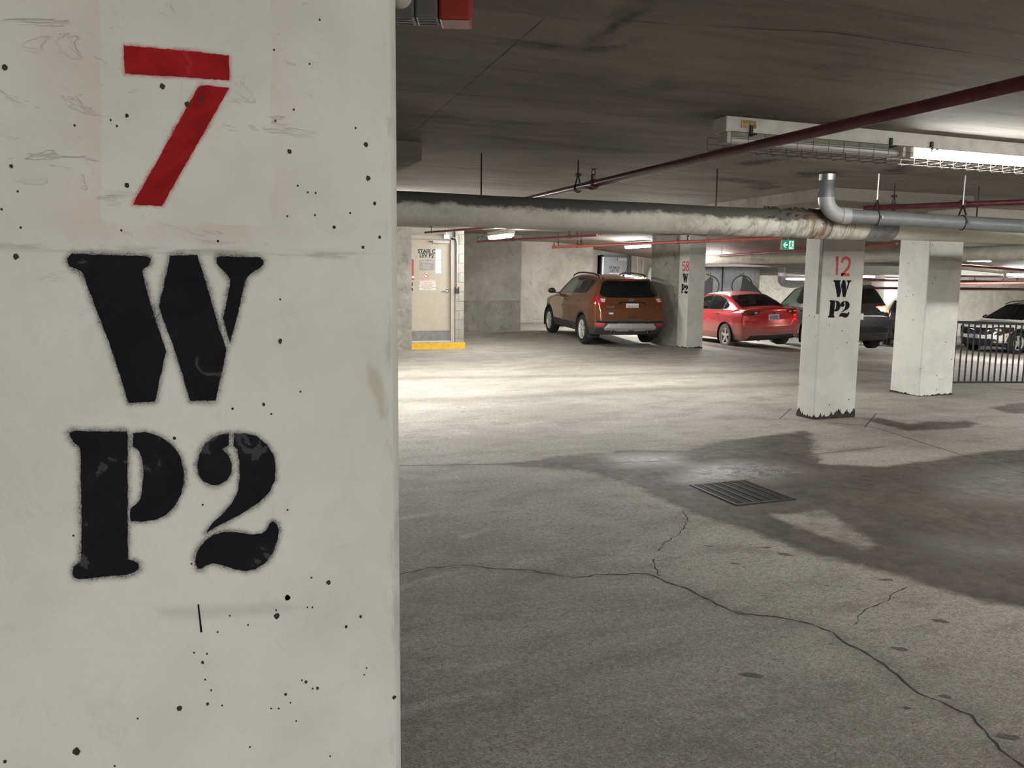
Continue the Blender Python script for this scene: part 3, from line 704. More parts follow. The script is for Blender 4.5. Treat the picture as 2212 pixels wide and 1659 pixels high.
for x, y, s in SPOTS:
    n = 9; ang = rng.uniform(0.3, 0.9)
    ring = []
    for k in range(n):
        t = 2*math.pi*k/n; r = s*rng.uniform(0.6, 1.15)
        a, b = r*1.3*math.cos(t), 0.6*r*math.sin(t)
        ring.append((x+a*math.cos(ang)+b*math.sin(ang), y-a*math.sin(ang)+b*math.cos(ang), gz(x, y)+0.0014))
    sp.add(ring, [tuple(range(n))])
o = sp.build('dark_spots', M['pale_joint'], floor); o['kind'] = 'stuff'

# ------------------------------------------------------------------ ceiling with drop panels
cxs = arange((-9, 0.2, 0.6), (0.2, 8, 0.05), (8, 16, 0.25), (16, 34, 0.6))
cys = arange((-9, 1.6, 0.6), (1.6, 9.5, 0.05), (9.5, 22, 0.3), (22, 30, 0.6))
co, quads = grid_mesh(cxs, cys, hc)
st = np.zeros(len(co))
for pl, s, w in zip(CSTAIN, (.8, .7, .75, .8, .75, .75, .8, .8, .45, .75, .40, .40), (.05, .04, .05, .06, .08, .08, .08, .10, .08, .15, .08, .08)):
    st = np.maximum(st, s*np.clip(0.5 + poly_sdf(co[:, 0], co[:, 1], pl)/w, 0, 1))
me = np_mesh('ceiling', co, quads[:, ::-1], M['ceiling'])
set_attr(me, 'stain', st)
ceiling = prop(link('ceiling', me), kind='structure')
for pts in CSEAM:
    pj = jagged(pts, 0.10, 0.006)
    MB().ribbon(pj, [0.006*rng.uniform(0.25, 1.2) for _ in pj], lambda x, y: cz(x, y)-0.0015).build('seam', M['seam'], ceiling)
for y0 in (8.9, 10.1, 11.3):
    pj = jagged([(0.6, y0), (8.6, y0+0.1)], 0.2, 0.01)
    MB().ribbon(pj, [0.014*rng.uniform(0.3, 1.4) for _ in pj], lambda x, y: cz(x, y)-0.0015).build('seam', M['seam'], ceiling)
def drop_panel(x0, x1, y0, y1, label):
    o = box('ceiling_drop_panel', M['ceiling'], x0, x1, y0, y1, CEIL-0.118, CEIL+0.02)
    return prop(o, kind='structure')
drop_panel(-0.9, 1.38, 5.5, 7.6, '')
drop_panel(5.62, 7.5, 6.45, 8.75, '')
drop_panel(7.95, 10.2, 7.45, 9.6, '')

# ------------------------------------------------------------------ walls
def wall(name, m, x0, x1, y0, y1, z0, z1):
    return prop(box(name, m, x0, x1, y0, y1, z0, z1), kind='structure')
wall('wall_left', M['wall'], -9.2, -9.0, -9, 30, -0.1, 2.9)
wall('wall_front', M['wall'], -9, 34, -9.2, -9.0, -1.0, 2.9)
wall('wall_right', M['wall'], 34, 34.2, -9, 30, -1.2, 2.5)
wall('wall_far', M['wall_dim'], 19, 34, 30.0, 30.2, -1.2, 2.6)
# stair C enclosure: the pier left of the door, lintel strip, blocks right of the door
wall('wall_stair_lintel', M['wall'], 3.8, 4.87, 16.60, 16.9, 2.355, 2.75)
wall('wall_stair_left', M['wall'], -9.0, 3.0, 16.6, 16.9, -0.05, 2.75)
# back bays
bump = wall('wall_back_left', M['wall'], 5.06, 7.70, 20.10, 23.6, -0.05, 2.95)
wall('wall_back', M['wall'], 7.70, 11.42, 23.50, 24.9, -0.05, 2.95)
wall('wall_stair_right', M['block'], 11.25, 11.95, 24.25, 24.45, -0.3, 2.8)
wall('wall_stair_beam', M['block'], 11.95, 13.25, 24.25, 24.45, 2.27, 2.8)
wall('wall_stair_end', M['block'], 13.2, 14.1, 24.25, 24.45, -0.4, 2.8)
wall('wall_bay', M['wall_blue'], 14.1, 18.35, 24.6, 24.8, -0.7, 2.5)
wall('wall_bay_left', M['block'], 14.0, 15.9, 24.30, 24.50, -0.6, 2.0)
wall('wall_bay_side', M['wall_dim'], 18.35, 18.6, 24.6, 30, -0.8, 2.5)
wall('wall_ramp', M['wall'], 22.5, 34, 25.0, 25.2, -1.2, 2.2)
# block courses beside the beige door
blocks = prop(box('wall_stair_core', M['block'], 4.87, 5.045, 16.565, 20.2, -0.02, 2.62), kind='structure')
zc = 0.02; odd = False; k = 0
blk_me = {}
while zc < 2.45:
    h = 0.19
    spans = [(4.86, 5.055)] if not odd else [(4.86, 4.935), (4.942, 5.055)]
    for (a, b) in spans:
        key = round(b-a, 3)
        if key not in blk_me:
            o = MB().box(-key/2, key/2, -0.025, 0.025, 0, h).build('block', M['block'], blocks, bevel=0.006, world_co=False)
            blk_me[key] = o
        else:
            o = copy_part(blk_me[key], blocks)
        o.location = ((a+b)/2, 16.575, zc)
    zc += h+0.007; odd = not odd
# stains and form joints on the back walls are real board steps a few millimetres proud
def panel(parent, m, x0, x1, y, z0, z1):
    return box('formed_panel', m, x0, x1, y-0.006, y+0.01, z0, z1, parent)
panel(bump, M['wall_dim'], 5.07, 7.69, 20.10, 0.10, 0.92)
panel(bump, M['wall'], 5.07, 7.69, 20.10, 0.93, 2.10)

# ------------------------------------------------------------------ columns
YP = 1.10
PX0, PX1 = -0.345, 0.2435
def pillar7():
    c = 0.010
    gx = arange((PX0+c, -0.24, 0.02), (-0.24, PX1-c, 0.0032))
    gzv = arange((-0.01, 0.86, 0.05), (0.86, 1.92, 0.0032), (1.92, 2.42, 0.05))
    X, Z = np.meshgrid(gx, gzv)
    X, Z = X.ravel(), Z.ravel()
    wob = 0.0
    nx, nz = len(gx), len(gzv)
    co = np.stack([X, np.full(len(X), YP), Z], 1)
    i = np.arange((nz-1)*(nx-1)); r, cc = i//(nx-1), i % (nx-1); a = r*nx+cc
    quads = np.stack([a, a+1, a+nx+1, a+nx], 1)
    bs = np.full(len(X), -1.0); rs = np.full(len(X), -1.0)
    for kname in ('W', 'P', 'two'):
        for pl in GLYPHS[kname]: bs = np.maximum(bs, poly_sdf(X, Z, pl))
    for pl in GLYPHS['seven']: rs = np.maximum(rs, poly_sdf(X, Z, pl))
    card = [(-0.107, 1.84), (0.088, 1.87), (0.081, 1.562), (-0.119, 1.556)]
    dcard = poly_sdf(X, Z, card)
    ghost = np.where(dcard < 0.002, np.exp(dcard/0.055), 0)*np.clip((Z-1.50)/0.06, 0, 1)*np.where(X > 0.05, 0.55, 1.0)
    joint = np.clip(1 - np.abs(Z - (1.5305 - 0.008*(X+0.224)))/0.006, 0, 1)
    edge = np.clip(1 - (PX1-c-X)/0.018, 0, 1)
    flaky = np.clip((Z-1.40)/0.15, 0, 1)*np.clip((0.16-X)/0.06, 0, 1)*np.clip(1-np.exp(-np.maximum(0, -np.maximum(bs, rs))/0.01), 0, 1)
    # rest of the shaft: chamfers, sides and back (hand-made quads appended)
    b0 = len(co)
    D = 1.70
    ring = [(PX1-c, YP), (PX1, YP+c), (PX1, D), (PX0, D), (PX0, YP+c), (PX0+c, YP)]
    ex = [(x, y, z) for z in (-0.01, 2.42) for x, y in ring]
    eq = [(b0+j, b0+j+1, b0+6+j+1, b0+6+j) for j in range(5)]
    co = np.vstack([co, np.array(ex)]); quads = np.vstack([quads, np.array(eq)])
    me = np_mesh('column', co, quads, M['col_face'], smooth=False)
    pad = lambda v, d: np.concatenate([v, np.full(len(ex), d)])
    for nm, v in (('sdf_black', pad(np.maximum(bs, -0.05), -0.05)), ('sdf_red', pad(np.maximum(rs, -0.05), -0.05)), ('ghost', pad(ghost, 0)), ('joint', pad(joint, 0)), ('edge', pad(edge, 0.6)), ('flaky', pad(flaky, 0)), ('drip', pad(np.clip(0.5+poly_sdf(X, Z, DRIP)/0.006, 0, 1), 0)), ('smudge', pad(np.clip(0.5+poly_sdf(X, Z, SMUDGE)/0.012, 0, 1), 0))):
        set_attr(me, nm, v)
    o = link('column', me)
    prop(o, 'white painted concrete column close up, stencilled red 7 over black W P2', 'column', 'numbered parking columns')
    f = lambda y1: (lambda a, b, d: (a, YP-d, b))
    rg = random.Random(2)
    def rough_edge(pl, amp):
        out = []
        n = len(pl)
        for i in range(n):
            a, b = pl[i], pl[(i+1) % n]
            L = math.dist(a, b); m_ = max(1, int(L/0.004))
            for j in range(m_):
                t = j/m_
                out.append((a[0]+(b[0]-a[0])*t+rg.uniform(-amp, amp), a[1]+(b[1]-a[1])*t+rg.uniform(-amp, amp)))
        return out
    names = {'seven': 'painted_number', 'W': 'painted_letter', 'P': 'painted_letter', 'two': 'painted_digit'}
    for kname, pls in GLYPHS.items():
        m = MB()
        for pl in pls: m.prism(rough_edge(pl, 0.0005), lambda a, b, d: (a, YP-d, b), -0.0006, 0.0006)
        q = m.build(names[kname], M['red_stencil'] if kname == 'seven' else M['black_stencil'], o)
        q['label'] = {'seven': 'red stencilled number 7', 'W': 'black stencilled letter W', 'P': 'black stencilled letter P', 'two': 'black stencilled digit 2'}[kname]
    m = MB().prism([(-0.0275, 1.0715), (-0.0255, 1.0715), (-0.0240, 1.050), (-0.0228, 1.033), (-0.0255, 1.0325), (-0.0262, 1.050)], lambda a, b, d: (a, YP-d, b), -0.0006, 0.0006)
    m.build('marker_tick', M['black_stencil'], o)
    m = MB()
    for hx_, hz_, r_ in HOLES:
        n = 14; a0 = rg.uniform(0, 6)
        ring = [(hx_+r_*rg.uniform(0.75, 1.1)*math.cos(2*math.pi*k/n), YP-0.0008, hz_+r_*rg.uniform(0.8, 1.35)*math.sin(2*math.pi*k/n)) for k in range(n)]
        m.add(ring, [tuple(range(n))])
    q = m.build('bug_holes', M['crack'], o); q['kind'] = 'stuff'
    return o
pillar7()

STROKES = {
 '1': [[(0.15, 0.93), (0.55, 1.0), (0.60, 0.0)]],
 '2': [[(0.06, 0.72), (0.12, 0.90), (0.32, 1.0), (0.62, 1.0), (0.86, 0.90), (0.92, 0.70), (0.80, 0.45), (0.45, 0.20), (0.08, 0.0)], [(0.05, 0.02), (0.95, 0.02)]],
 '5': [[(0.88, 0.97), (0.18, 0.97), (0.12, 0.55), (0.45, 0.62), (0.78, 0.52), (0.88, 0.30), (0.75, 0.06), (0.40, 0.0), (0.10, 0.12)]],
 '8': [[(0.5, 1.0), (0.80, 0.90), (0.82, 0.68), (0.5, 0.54), (0.15, 0.36), (0.16, 0.12), (0.5, 0.0), (0.84, 0.12), (0.85, 0.36), (0.5, 0.54), (0.18, 0.68), (0.20, 0.90), (0.5, 1.0)]],
}
def glyph_mesh(name, which, m, parent, mapf):
    """a stencil glyph from the big column (W, P, two) normalised into a unit box"""
    pls = GLYPHS[which]
    ax = [p[0] for pl in pls for p in pl]; az = [p[1] for pl in pls for p in pl]
    x0, x1, z0, z1 = min(ax), max(ax), min(az), max(az)
    mb = MB()
    for pl in pls: mb.prism([((a-x0)/(x1-x0), (b-z0)/(z1-z0)) for a, b in pl], mapf, 0.0, 0.003)
    return mb.build(name, m, parent)
def stroke_mesh(name, ch, m, parent, mapf, w):
    mb = MB()
    for path in STROKES[ch]:
        P = [np.array(p) for p in path]; n = len(P); L, R_ = [], []
        for i in range(n):
            d = unit(P[min(i+1, n-1)]-P[max(i-1, 0)]); nn = np.array((-d[1]*1.0, d[0]*0.75))
            L.append(P[i]+nn*w/2); R_.append(P[i]-nn*w/2)
        for i in range(n-1):
            mb.prism([tuple(L[i]), tuple(L[i+1]), tuple(R_[i+1]), tuple(R_[i])], mapf, 0.0, 0.003)
    return mb.build(name, m, parent)
def boxmap(axis, plane, b):
    (u0, z1), (u1, z0) = b
    if axis == 'y':   # face looking towards -y, u runs along x
        return lambda a, c, d: (u0+(u1-u0)*a, plane-d, z0+(z1-z0)*c)
    return lambda a, c, d: (plane-d, u0+(u1-u0)*a, z0+(z1-z0)*c)
def column(x0, x1, y0, y1, label, z0=None):
    zb_ = gz((x0+x1)/2, (y0+y1)/2)-0.02; zt_ = cz((x0+x1)/2, (y0+y1)/2)+0.02
    o = box('column', M['white_col'], x0, x1, y0, y1, zb_, zt_, bevel=0.014)
    return prop(o, label, 'column', 'numbered parking columns')
def mildew_foot(col_, x0, x1, y0, y1, h):
    m = MB(); rg = random.Random(7)
    z = gz(x0, y0)
    def skirt(L, mapf):
        n = max(8, int(L/0.007)); hh = 0.8; top = []
        for i in range(n+1):
            hh = min(1.35, max(0.35, hh+rg.uniform(-0.28, 0.28)))
            top.append((L*i/n, h*(hh if i % 2 else hh*rg.uniform(0.6, 0.95))))
        m.prism([(0, -0.01)] + [(L, -0.01)] + top[::-1], mapf, 0.0, 0.005)
    skirt(x1-x0, lambda a, b, d: (x0+a, y0-d, z+b))
    skirt(y1-y0, lambda a, b, d: (x0-d, y0+a, z+b))
    q = m.build('mildew_foot', M['foot_dirt'], col_); q['kind'] = 'stuff'
c12 = column(6.165, 6.735, 7.10, 7.375, 'white column stencilled red 12 over black W P2, blackened mouldy foot')
g = lambda k: boxmap('y', 7.10, C12[k])
stroke_mesh('painted_digit', '1', M['red_faded'], c12, g(0), 0.52)
stroke_mesh('painted_digit', '2', M['red_faded'], c12, g(1), 0.24)
glyph_mesh('painted_letter', 'W', M['black_stencil'], c12, g(2))
glyph_mesh('painted_letter', 'P', M['black_stencil'], c12, g(3))
glyph_mesh('painted_digit', 'two', M['black_stencil'], c12, g(4))
q = box('dark_strip', M['dark_strip'], 6.1622, 6.167, 7.108, 7.152, 1.15, 2.38, c12); q['label'] = 'dark grey strip beside the corner'  # thin darker grey strip on the left face, next to the corner
mildew_foot(c12, 6.165, 6.735, 7.10, 7.375, 0.075)
c2 = column(8.80, 9.385, 8.16, 8.655, 'broad white column without a number, beside the black railing')
mildew_foot(c2, 8.80, 9.385, 8.16, 8.655, 0.022)
c58 = column(9.90, 10.33, 15.58, 15.97, 'white column stencilled red 58 between the brown and red cars')
g = lambda k: boxmap('x', 9.90, C58[k])
stroke_mesh('painted_digit', '5', M['red_faded'], c58, g(0), 0.24)
stroke_mesh('painted_digit', '8', M['red_faded'], c58, g(1), 0.22)
glyph_mesh('painted_letter', 'W', M['black_stencil'], c58, g(2))
glyph_mesh('painted_letter', 'P', M['black_stencil'], c58, g(3))
glyph_mesh('painted_digit', 'two', M['black_stencil'], c58, g(4))
mildew_foot(c58, 9.90, 10.33, 15.58, 15.97, 0.03)
wall('wall_stub', M['wall_dim'], 9.93, 10.13, 15.96, 17.25, -0.05, 2.65)
column(22.35, 22.98, 22.55, 23.18, 'distant pale column behind the dark car with lit brake lamp')
# ------------------------------------------------------------------ fluorescent fixtures
def fixture(label, cx, cy, axis, length, lit, strength=1.0, tubes=1, guard=True, wide=0.125, wrap=False, drop=0.0, group='fluorescent strip lights'):
    """ceiling strip light: one housing, one tube per 4-foot section, wire guard; axis 'x' or 'y'; cx, cy is its middle"""
    zt = cz(cx, cy) - drop
    t = thing('strip_light', label, 'light', (cx, cy, zt), 0.0 if axis == 'x' else math.pi/2, group)
    L = length
    lb = lambda *a: MB().box(*a)
    lb(-L/2, L/2, -wide/2, wide/2, -0.085, -0.002).build('housing', M['white_metal'], t, bevel=0.004, world_co=False)
    n = len(lit); s = L/n
    em = emit('tube_glow', TUBE_COLOR, LIGHT*strength)
    for i, on in enumerate(lit):
        a, b = -L/2+s*i, -L/2+s*(i+1)
        if wrap:
            ew = emit('lens_glow', TUBE_COLOR, LIGHT*strength*0.52)
            lb(a+0.03, b-0.03, -wide*0.46, wide*0.46, -0.150, -0.070).build('diffuser', ew if on else M['tube_off'], t, bevel=0.03, world_co=False)
            continue
        for k in range(tubes):
            y = 0 if tubes == 1 else (k-0.5)*0.07
            MB().tube([(a+0.055, y, -0.118), (b-0.045, y, -0.118)], 0.019, 10).build('tube', em if on else M['tube_off'], t, smooth=True, world_co=False)
        for e in (a+0.035, b-0.030):
            MB().box(e-0.014, e+0.014, -0.045, 0.045, -0.142, -0.084).build('socket', M['white_metal'], t, bevel=0.004, world_co=False)
        if not guard: continue
        m = MB(); gw = 0.115; zb_ = -0.172
        nw = max(2, int(s/0.108))
        for j in range(nw+1):
            x = a+0.0+s*j/nw
            m.tube([(x, -gw, -0.095), (x, -gw, zb_+0.015), (x, -gw+0.015, zb_), (x, gw-0.015, zb_), (x, gw, zb_+0.015), (x, gw, -0.095)], 0.0016, 5)
        for (yy, zz) in ((-gw, -0.130), (-0.045, zb_), (0.045, zb_), (gw, -0.130), (-gw, -0.095), (gw, -0.095)):
            m.tube([(a, yy, zz), (b, yy, zz)], 0.0016, 5)
        q = m.build('wire_guard', M['wire'], t, world_co=False); q['kind'] = 'stuff'
        for x in (a+0.16, b-0.16):
            lb(x-0.009, x+0.009, -wide/2-0.012, -wide/2-0.001, -0.105, -0.045).build('guard_clip', M['black_iron'], t, world_co=False)
            lb(x-0.006, x+0.006, -0.116, -wide/2-0.006, -0.102, -0.095).build('guard_clip', M['black_iron'], t, world_co=False)
    return t
f1 = fixture('long strip light in the foreground, dead tube at its left half, lit at the right', 4.02, 3.99, 'x', 2.64, (False, True), 0.28)
MB().box(-1.225, -1.125, -0.0665, -0.0630, -0.060, -0.018).build('sticker', M['yellowed'], f1, world_co=False)
fixture('lit ceiling light above the bay between the beige door and brown car', 5.63, 15.9, 'y', 1.26, (True,), 0.60, 2, False, 0.16, True, 0.035)
fixture('lit ceiling light above the brown car, left of column 58', 10.95, 19.8, 'y', 1.26, (True,), 1.6, 2, False, 0.16, True, 0.035)
fixture('lit ceiling light above the red sedan, right of column 58', 13.80, 20.4, 'y', 1.26, (True,), 1.8, 2, False, 0.16, True, 0.035)
fixture('small far lit light just right of column 12', 20.4, 21.5, 'x', 0.9, (True,), 0.4, 2, False, 0.16, True, 0.035)
fixture('far low lit light strip above the dark car with brake lamps', 22.6, 22.1, 'x', 1.3, (True,), 0.3, 2, False, 0.16, True, 0.035)
fixture('lit strip light under the ramp ceiling right of the plain column', 15.4, 13.2, 'x', 1.2, (True,), 0.8, 1, False, 0.12)
fixture('lit strip light over the drive lane, hidden behind column 7', 1.50, 9.9, 'y', 2.5, (True, True), 0.60, 2, True, 0.125, False, 0.16)
fixture('far lit strip light deep in the gap beyond the foil duct', 23.6, 27.8, 'x', 2.5, (True, True), 0.6, 2, False, 0.16, True, 0.035)
fixture('lit strip light over the middle lane right behind the jacketed pipe', 3.15, 11.9, 'x', 2.5, (True, True), 0.66, 2, False)
fixture('unseen strip light added behind the jacketed pipe to brighten column 58', 6.3, 11.0, 'x', 1.3, (True,), 0.85, 2, False)  # added out of sight so column 58 gets more light
fixture('unseen strip light added behind the viewer, leftmost of three', -2.2, -4.2, 'x', 2.5, (True, True), 0.505, 2)  # three unseen lights added to brighten the faces turned to the viewer
fixture('unseen strip light added behind the viewer, middle of three', 1.8, -4.2, 'x', 2.5, (True, True), 0.505, 2)
fixture('unseen strip light added behind the viewer, rightmost of three', 6.2, -4.2, 'x', 2.5, (True, True), 0.505, 2)
fixture('unseen strip light added right of the viewer', 5.4, -0.5, 'x', 2.5, (True, True), 0.18, 2)  # extra unseen light, lifts the near floor and column fronts
fixture('unseen strip light added over the right side, just out of view', 7.0, 1.3, 'x', 2.5, (True, True), 0.46, 2)  # added out of view for the fronts of the jacketed pipe and columns
fixture('unseen strip light added over the railing bay right of the frame', 11.2, 4.6, 'x', 2.5, (True, True), 0.8, 2)  # added fill light past the right edge of the view
fixture('lit strip light over the lower ramp at the right', 20.3, 15.3, 'x', 2.5, (True, True), 1.1, 2)
fixture('unseen strip light added past the white car to light the ramp wall', 29.0, 20.8, 'x', 2.5, (True, True), 1.2, 2)  # added off to the right, brightens the ramp wall and the car's side

# conduit on the ceiling beside the near fixture
t = thing('conduit', 'thin dark conduit along the ceiling behind the lit tube', 'conduit', (4.3, 4.32, CEIL))
MB().tube([(4.25, 4.33, CEIL-0.016), (6.6, 4.33, CEIL-0.016)], 0.013, 8).build('pipe', M['pvc'], t, smooth=True)
for x in (4.35, 5.2, 6.1):
    MB().box(x-0.012, x+0.012, 4.30, 4.36, CEIL-0.032, CEIL).build('strap', M['steel'], t)

# ------------------------------------------------------------------ pipes
def rod(name_parent, x, y, z0, z1, r=0.006, m=None):
    return MB().tube([(x, y, z0), (x, y, z1)], r, 6).build('hanger_rod', m or M['black_iron'], name_parent)
def clevis(parent, x, y, z, r, axis='x', m=None):
    mm = m or M['black_iron']
    mb = MB()
    n = 12
    pts = []
    for k in range(n+1):
        a = math.pi*0.28 + k/n*(2*math.pi-0.56*math.pi)
        s, c = math.sin(a)*(r+0.004), math.cos(a)*(r+0.004)
        pts.append((x, y+s, z+c) if axis == 'x' else (x+s, y, z+c))
    apex = (x, y, z+r+0.075)
    mb.tube([apex]+pts+[apex], 0.0055, 6)
    mb.box(x-0.018, x+0.018, y-0.018, y+0.018, z+r+0.062, z+r+0.084)
    return mb.build('hanger_clevis', mm, parent)

def np_pipe(name, m, pts, r, n=28, seg=0.05, wob=0.0, attrs=None, seed=0, parent=None):
    """a long jacketed pipe with real lumps in the jacket; pts are two end points"""
    a, b = np.array(pts[0], float), np.array(pts[1], float)
    L = np.linalg.norm(b-a); d = (b-a)/L
    u = unit(np.cross(d, (0, 0, 1))); w = np.cross(u, d)
    k = int(L/seg)+1
    rg = np.random.RandomState(seed)
    ph = rg.rand(12)*6.28
    s = np.linspace(0, L, k); th = np.linspace(0, 2*np.pi, n, endpoint=False)
    S, T = np.meshgrid(s, th, indexing='ij')
    R = r*(1 + wob*(0.5*np.sin(S*3.1+ph[0]+np.sin(T+ph[1])) + 0.30*np.sin(S*7+2*T+ph[2]) + 0.12*np.sin(S*19+3*T+ph[3])))
    P = a + S[..., None]*d + R[..., None]*(np.cos(T)[..., None]*u + np.sin(T)[..., None]*w)
    co = P.reshape(-1, 3)
    i = np.arange((k-1)*n); rr, cc = i//n, i % n
    q = np.stack([rr*n+cc, rr*n+(cc+1) % n, (rr+1)*n+(cc+1) % n, (rr+1)*n+cc], 1)
    if parent is not None:
        co = co - np.array(ORIG.get(parent.name, (0, 0, 0)))
    me = np_mesh(name, co, q[:, ::-1], m)
    for nm, fn in (attrs or {}).items(): set_attr(me, nm, fn(S.ravel(), co))
    return link(name, me, parent)

BY, BZ, BR = 5.80, 1.985, 0.118
big = thing('jacketed_pipe', 'fat pale jacketed pipe with sooty top and rust streaks crossing the middle', 'pipe', (0, BY, BZ))
x0, x1 = -2.5, 12.0
bump_ = lambda a, b, s, e=0.15: 1/(1+np.exp(-(s-a)/e))*1/(1+np.exp((s-b)/e))
np_pipe('jacket', M['insul_old'], ((x0, BY, BZ), (5.48, BY, BZ)), BR, 32, 0.03, 0.022,
        {'rust': lambda s, c: bump_(4.72-x0, 5.25-x0, s, 0.05), 'grime': lambda s, c: bump_(3.55-x0, 5.3-x0, s, 0.12)}, 3, big)
np_pipe('jacket', M['insul_clean'], ((5.62, BY, BZ+0.005), (x1, BY, BZ+0.005)), BR*0.93, 32, 0.05, 0.012,
        {'rust': lambda s, c: 0*s, 'grime': lambda s, c: 0*s}, 5, big)
np_pipe('tape_wrap', M['tape'], ((5.43, BY, BZ), (5.75, BY, BZ)), BR*1.06, 32, 0.03, 0.03, None, 8, big)
# torn patch where the wool shows on top of the pipe
m = MB(); rg = random.Random(11)
for k in range(70):
    s = rg.random(); x = 4.38+0.62*s; th = rg.uniform(math.pi*0.30, math.pi*0.98)
    rr = BR+rg.uniform(-0.008, 0.010); c_ = np.array((x, BY-rr*math.cos(math.pi-th)*-1, BZ+rr*math.sin(th)))
    c_[1] = BY+rr*math.cos(th)
    q = rg.uniform(0.016, 0.034)
    v = [c_+np.array((rg.uniform(-q, q)*1.5, rg.uniform(-q, q)*0.8, rg.uniform(-q, q)*0.7)) for _ in range(6)]
    m.add(v, [(0, 1, 2), (0, 2, 3), (0, 3, 4), (0, 4, 1), (5, 2, 1), (5, 3, 2), (5, 4, 3), (5, 1, 4)])
q = m.build('torn_wool', M['rubble'], big, recalc=True); q['kind'] = 'stuff'
for x in (-0.5, 1.9, 3.92, 6.8, 9.2):
    rod(big, x, BY, BZ+BR-0.01, CEIL)

def grooved(parent, x, y, z, r, axis, m):
    ax = (1, 0, 0) if axis == 'x' else (0, 1, 0)
    o = (x-0.03, y, z) if axis == 'x' else (x, y-0.03, z)
    q = MB().lathe([(r*1.02, 0), (r*1.42, 0.006), (r*1.42, 0.054), (r*1.02, 0.06)], o, ax, 14)
    return q.build('coupling', m, parent, smooth=True)
def sprinkler(parent, x, y, z, m, up=True):
    s = 1 if up else -1
    q = MB().lathe([(0.014, 0), (0.014, 0.03), (0.010, 0.034), (0.010, 0.045)], (x, y, z), (0, 0, s), 10)
    for dx in (-1, 1):
        q.tube([(x+dx*0.010, y, z+s*0.044), (x+dx*0.016, y, z+s*0.062), (x+dx*0.004, y, z+s*0.082)], 0.003, 5)
    q.lathe([(0.006, 0.080), (0.022, 0.083), (0.022, 0.086), (0.004, 0.089)], (x, y, z), (0, 0, s), 12)
    return q.build('sprinkler_head', m, parent)

# near red sprinkler main, running away along Y
RX, RZ, RR = 2.685, 2.19, 0.0265
rp = thing('sprinkler_pipe', 'long dark red sprinkler pipe slanting across the ceiling in the foreground', 'pipe', (RX, 2, RZ))
MB().tube([(RX, -1.0, RZ), (RX, 7.6, RZ+0.005)], RR, 16).build('pipe', M['red_pipe'], rp, smooth=True)
grooved(rp, RX, 2.06, RZ, RR, 'y', M['black_iron'])
grooved(rp, RX, 5.55, RZ, RR, 'y', M['red_pipe'])
sprinkler(rp, RX, 5.55, RZ+RR, M['black_iron'])
MB().lathe([(0.02, 0), (0.02, 0.05), (0.014, 0.06)], (RX, 5.55, RZ+0.015), (0, 0, 1), 10).build('outlet', M['red_pipe'], rp)
rod(rp, RX, 5.82, RZ+RR+0.06, CEIL); clevis(rp, RX, 5.82, RZ, RR, 'y')
rod(rp, RX, 1.2, RZ+RR+0.06, CEIL); clevis(rp, RX, 1.2, RZ, RR, 'y')

# second red pipe, upper right, behind the grey drain
a, b = np.array((4.95, 7.05, 2.085)), np.array((7.25, 6.20, 2.135))
rp2 = thing('sprinkler_pipe', 'red sprinkler branch pipe rising to the right edge above the grey drain pipe', 'pipe', tuple(a))
a = np.array((5.83, 6.20, 2.19)); b = np.array((7.27, 4.06, 2.19))
MB().tube([a, b], 0.026, 14).build('pipe', M['red_pipe'], rp2, smooth=True)
p = a+(b-a)*0.32
MB().lathe([(0.036, -0.03), (0.040, -0.02), (0.040, 0.02), (0.036, 0.03)], p, b-a, 14).build('coupling', M['red_pipe'], rp2, smooth=True)
sprinkler(rp2, p[0], p[1], p[2]+0.026, M['black_iron'])
for t_ in (0.10, 0.86):
    p = a+(b-a)*t_
    rod(rp2, p[0], p[1], p[2]+0.085, CEIL); clevis(rp2, p[0], p[1], p[2], 0.026, 'x')

# grey plastic drain dropping from the ceiling and running right in front of the jacketed pipe
dp = thing('drain_pipe', 'grey plastic drain pipe with elbow dropping from the ceiling onto the jacketed pipe', 'pipe', (4.87, 5.62, CEIL))
EX, EY = 4.86, 5.60
RB = np.array((EX, EY, 2.052)); RE = np.array((8.0, 4.72, 1.925)); rd = unit(RE-RB)
MB().lathe([(0.066, 0), (0.066, 0.05)], (EX, EY, CEIL-0.066), (0, 0, 1), 22).build('coupling_band', M['steel'], dp, smooth=True)
MB().tube([(EX, EY, CEIL-0.06), (EX, EY, 2.215)], 0.058, 22).build('coupling', M['pvc_clear'], dp, smooth=True)
MB().lathe([(0.070, 0), (0.070, 0.045)], (EX, EY, 2.195), (0, 0, 1), 22).build('hub', M['pvc_clear'], dp, smooth=True)
el = []
c0 = np.array((EX, EY, 2.20)); R0 = 0.145
for k in range(11):
    t_ = math.pi/2*k/10
    el.append(c0 + rd*R0*(1-math.cos(t_)) + np.array((0, 0, -1))*R0*math.sin(t_))
MB().tube(el, 0.063, 22).build('elbow', M['pvc_light'], dp, smooth=True)
h0 = el[-1]
MB().tube([h0-rd*0.01, h0+rd*0.06], 0.069, 22).build('hub', M['pvc_light'], dp, smooth=True)
pe = h0+rd*3.0
MB().tube([h0+rd*0.02, pe], 0.058, 22).build('pipe', M['pvc'], dp, smooth=True)
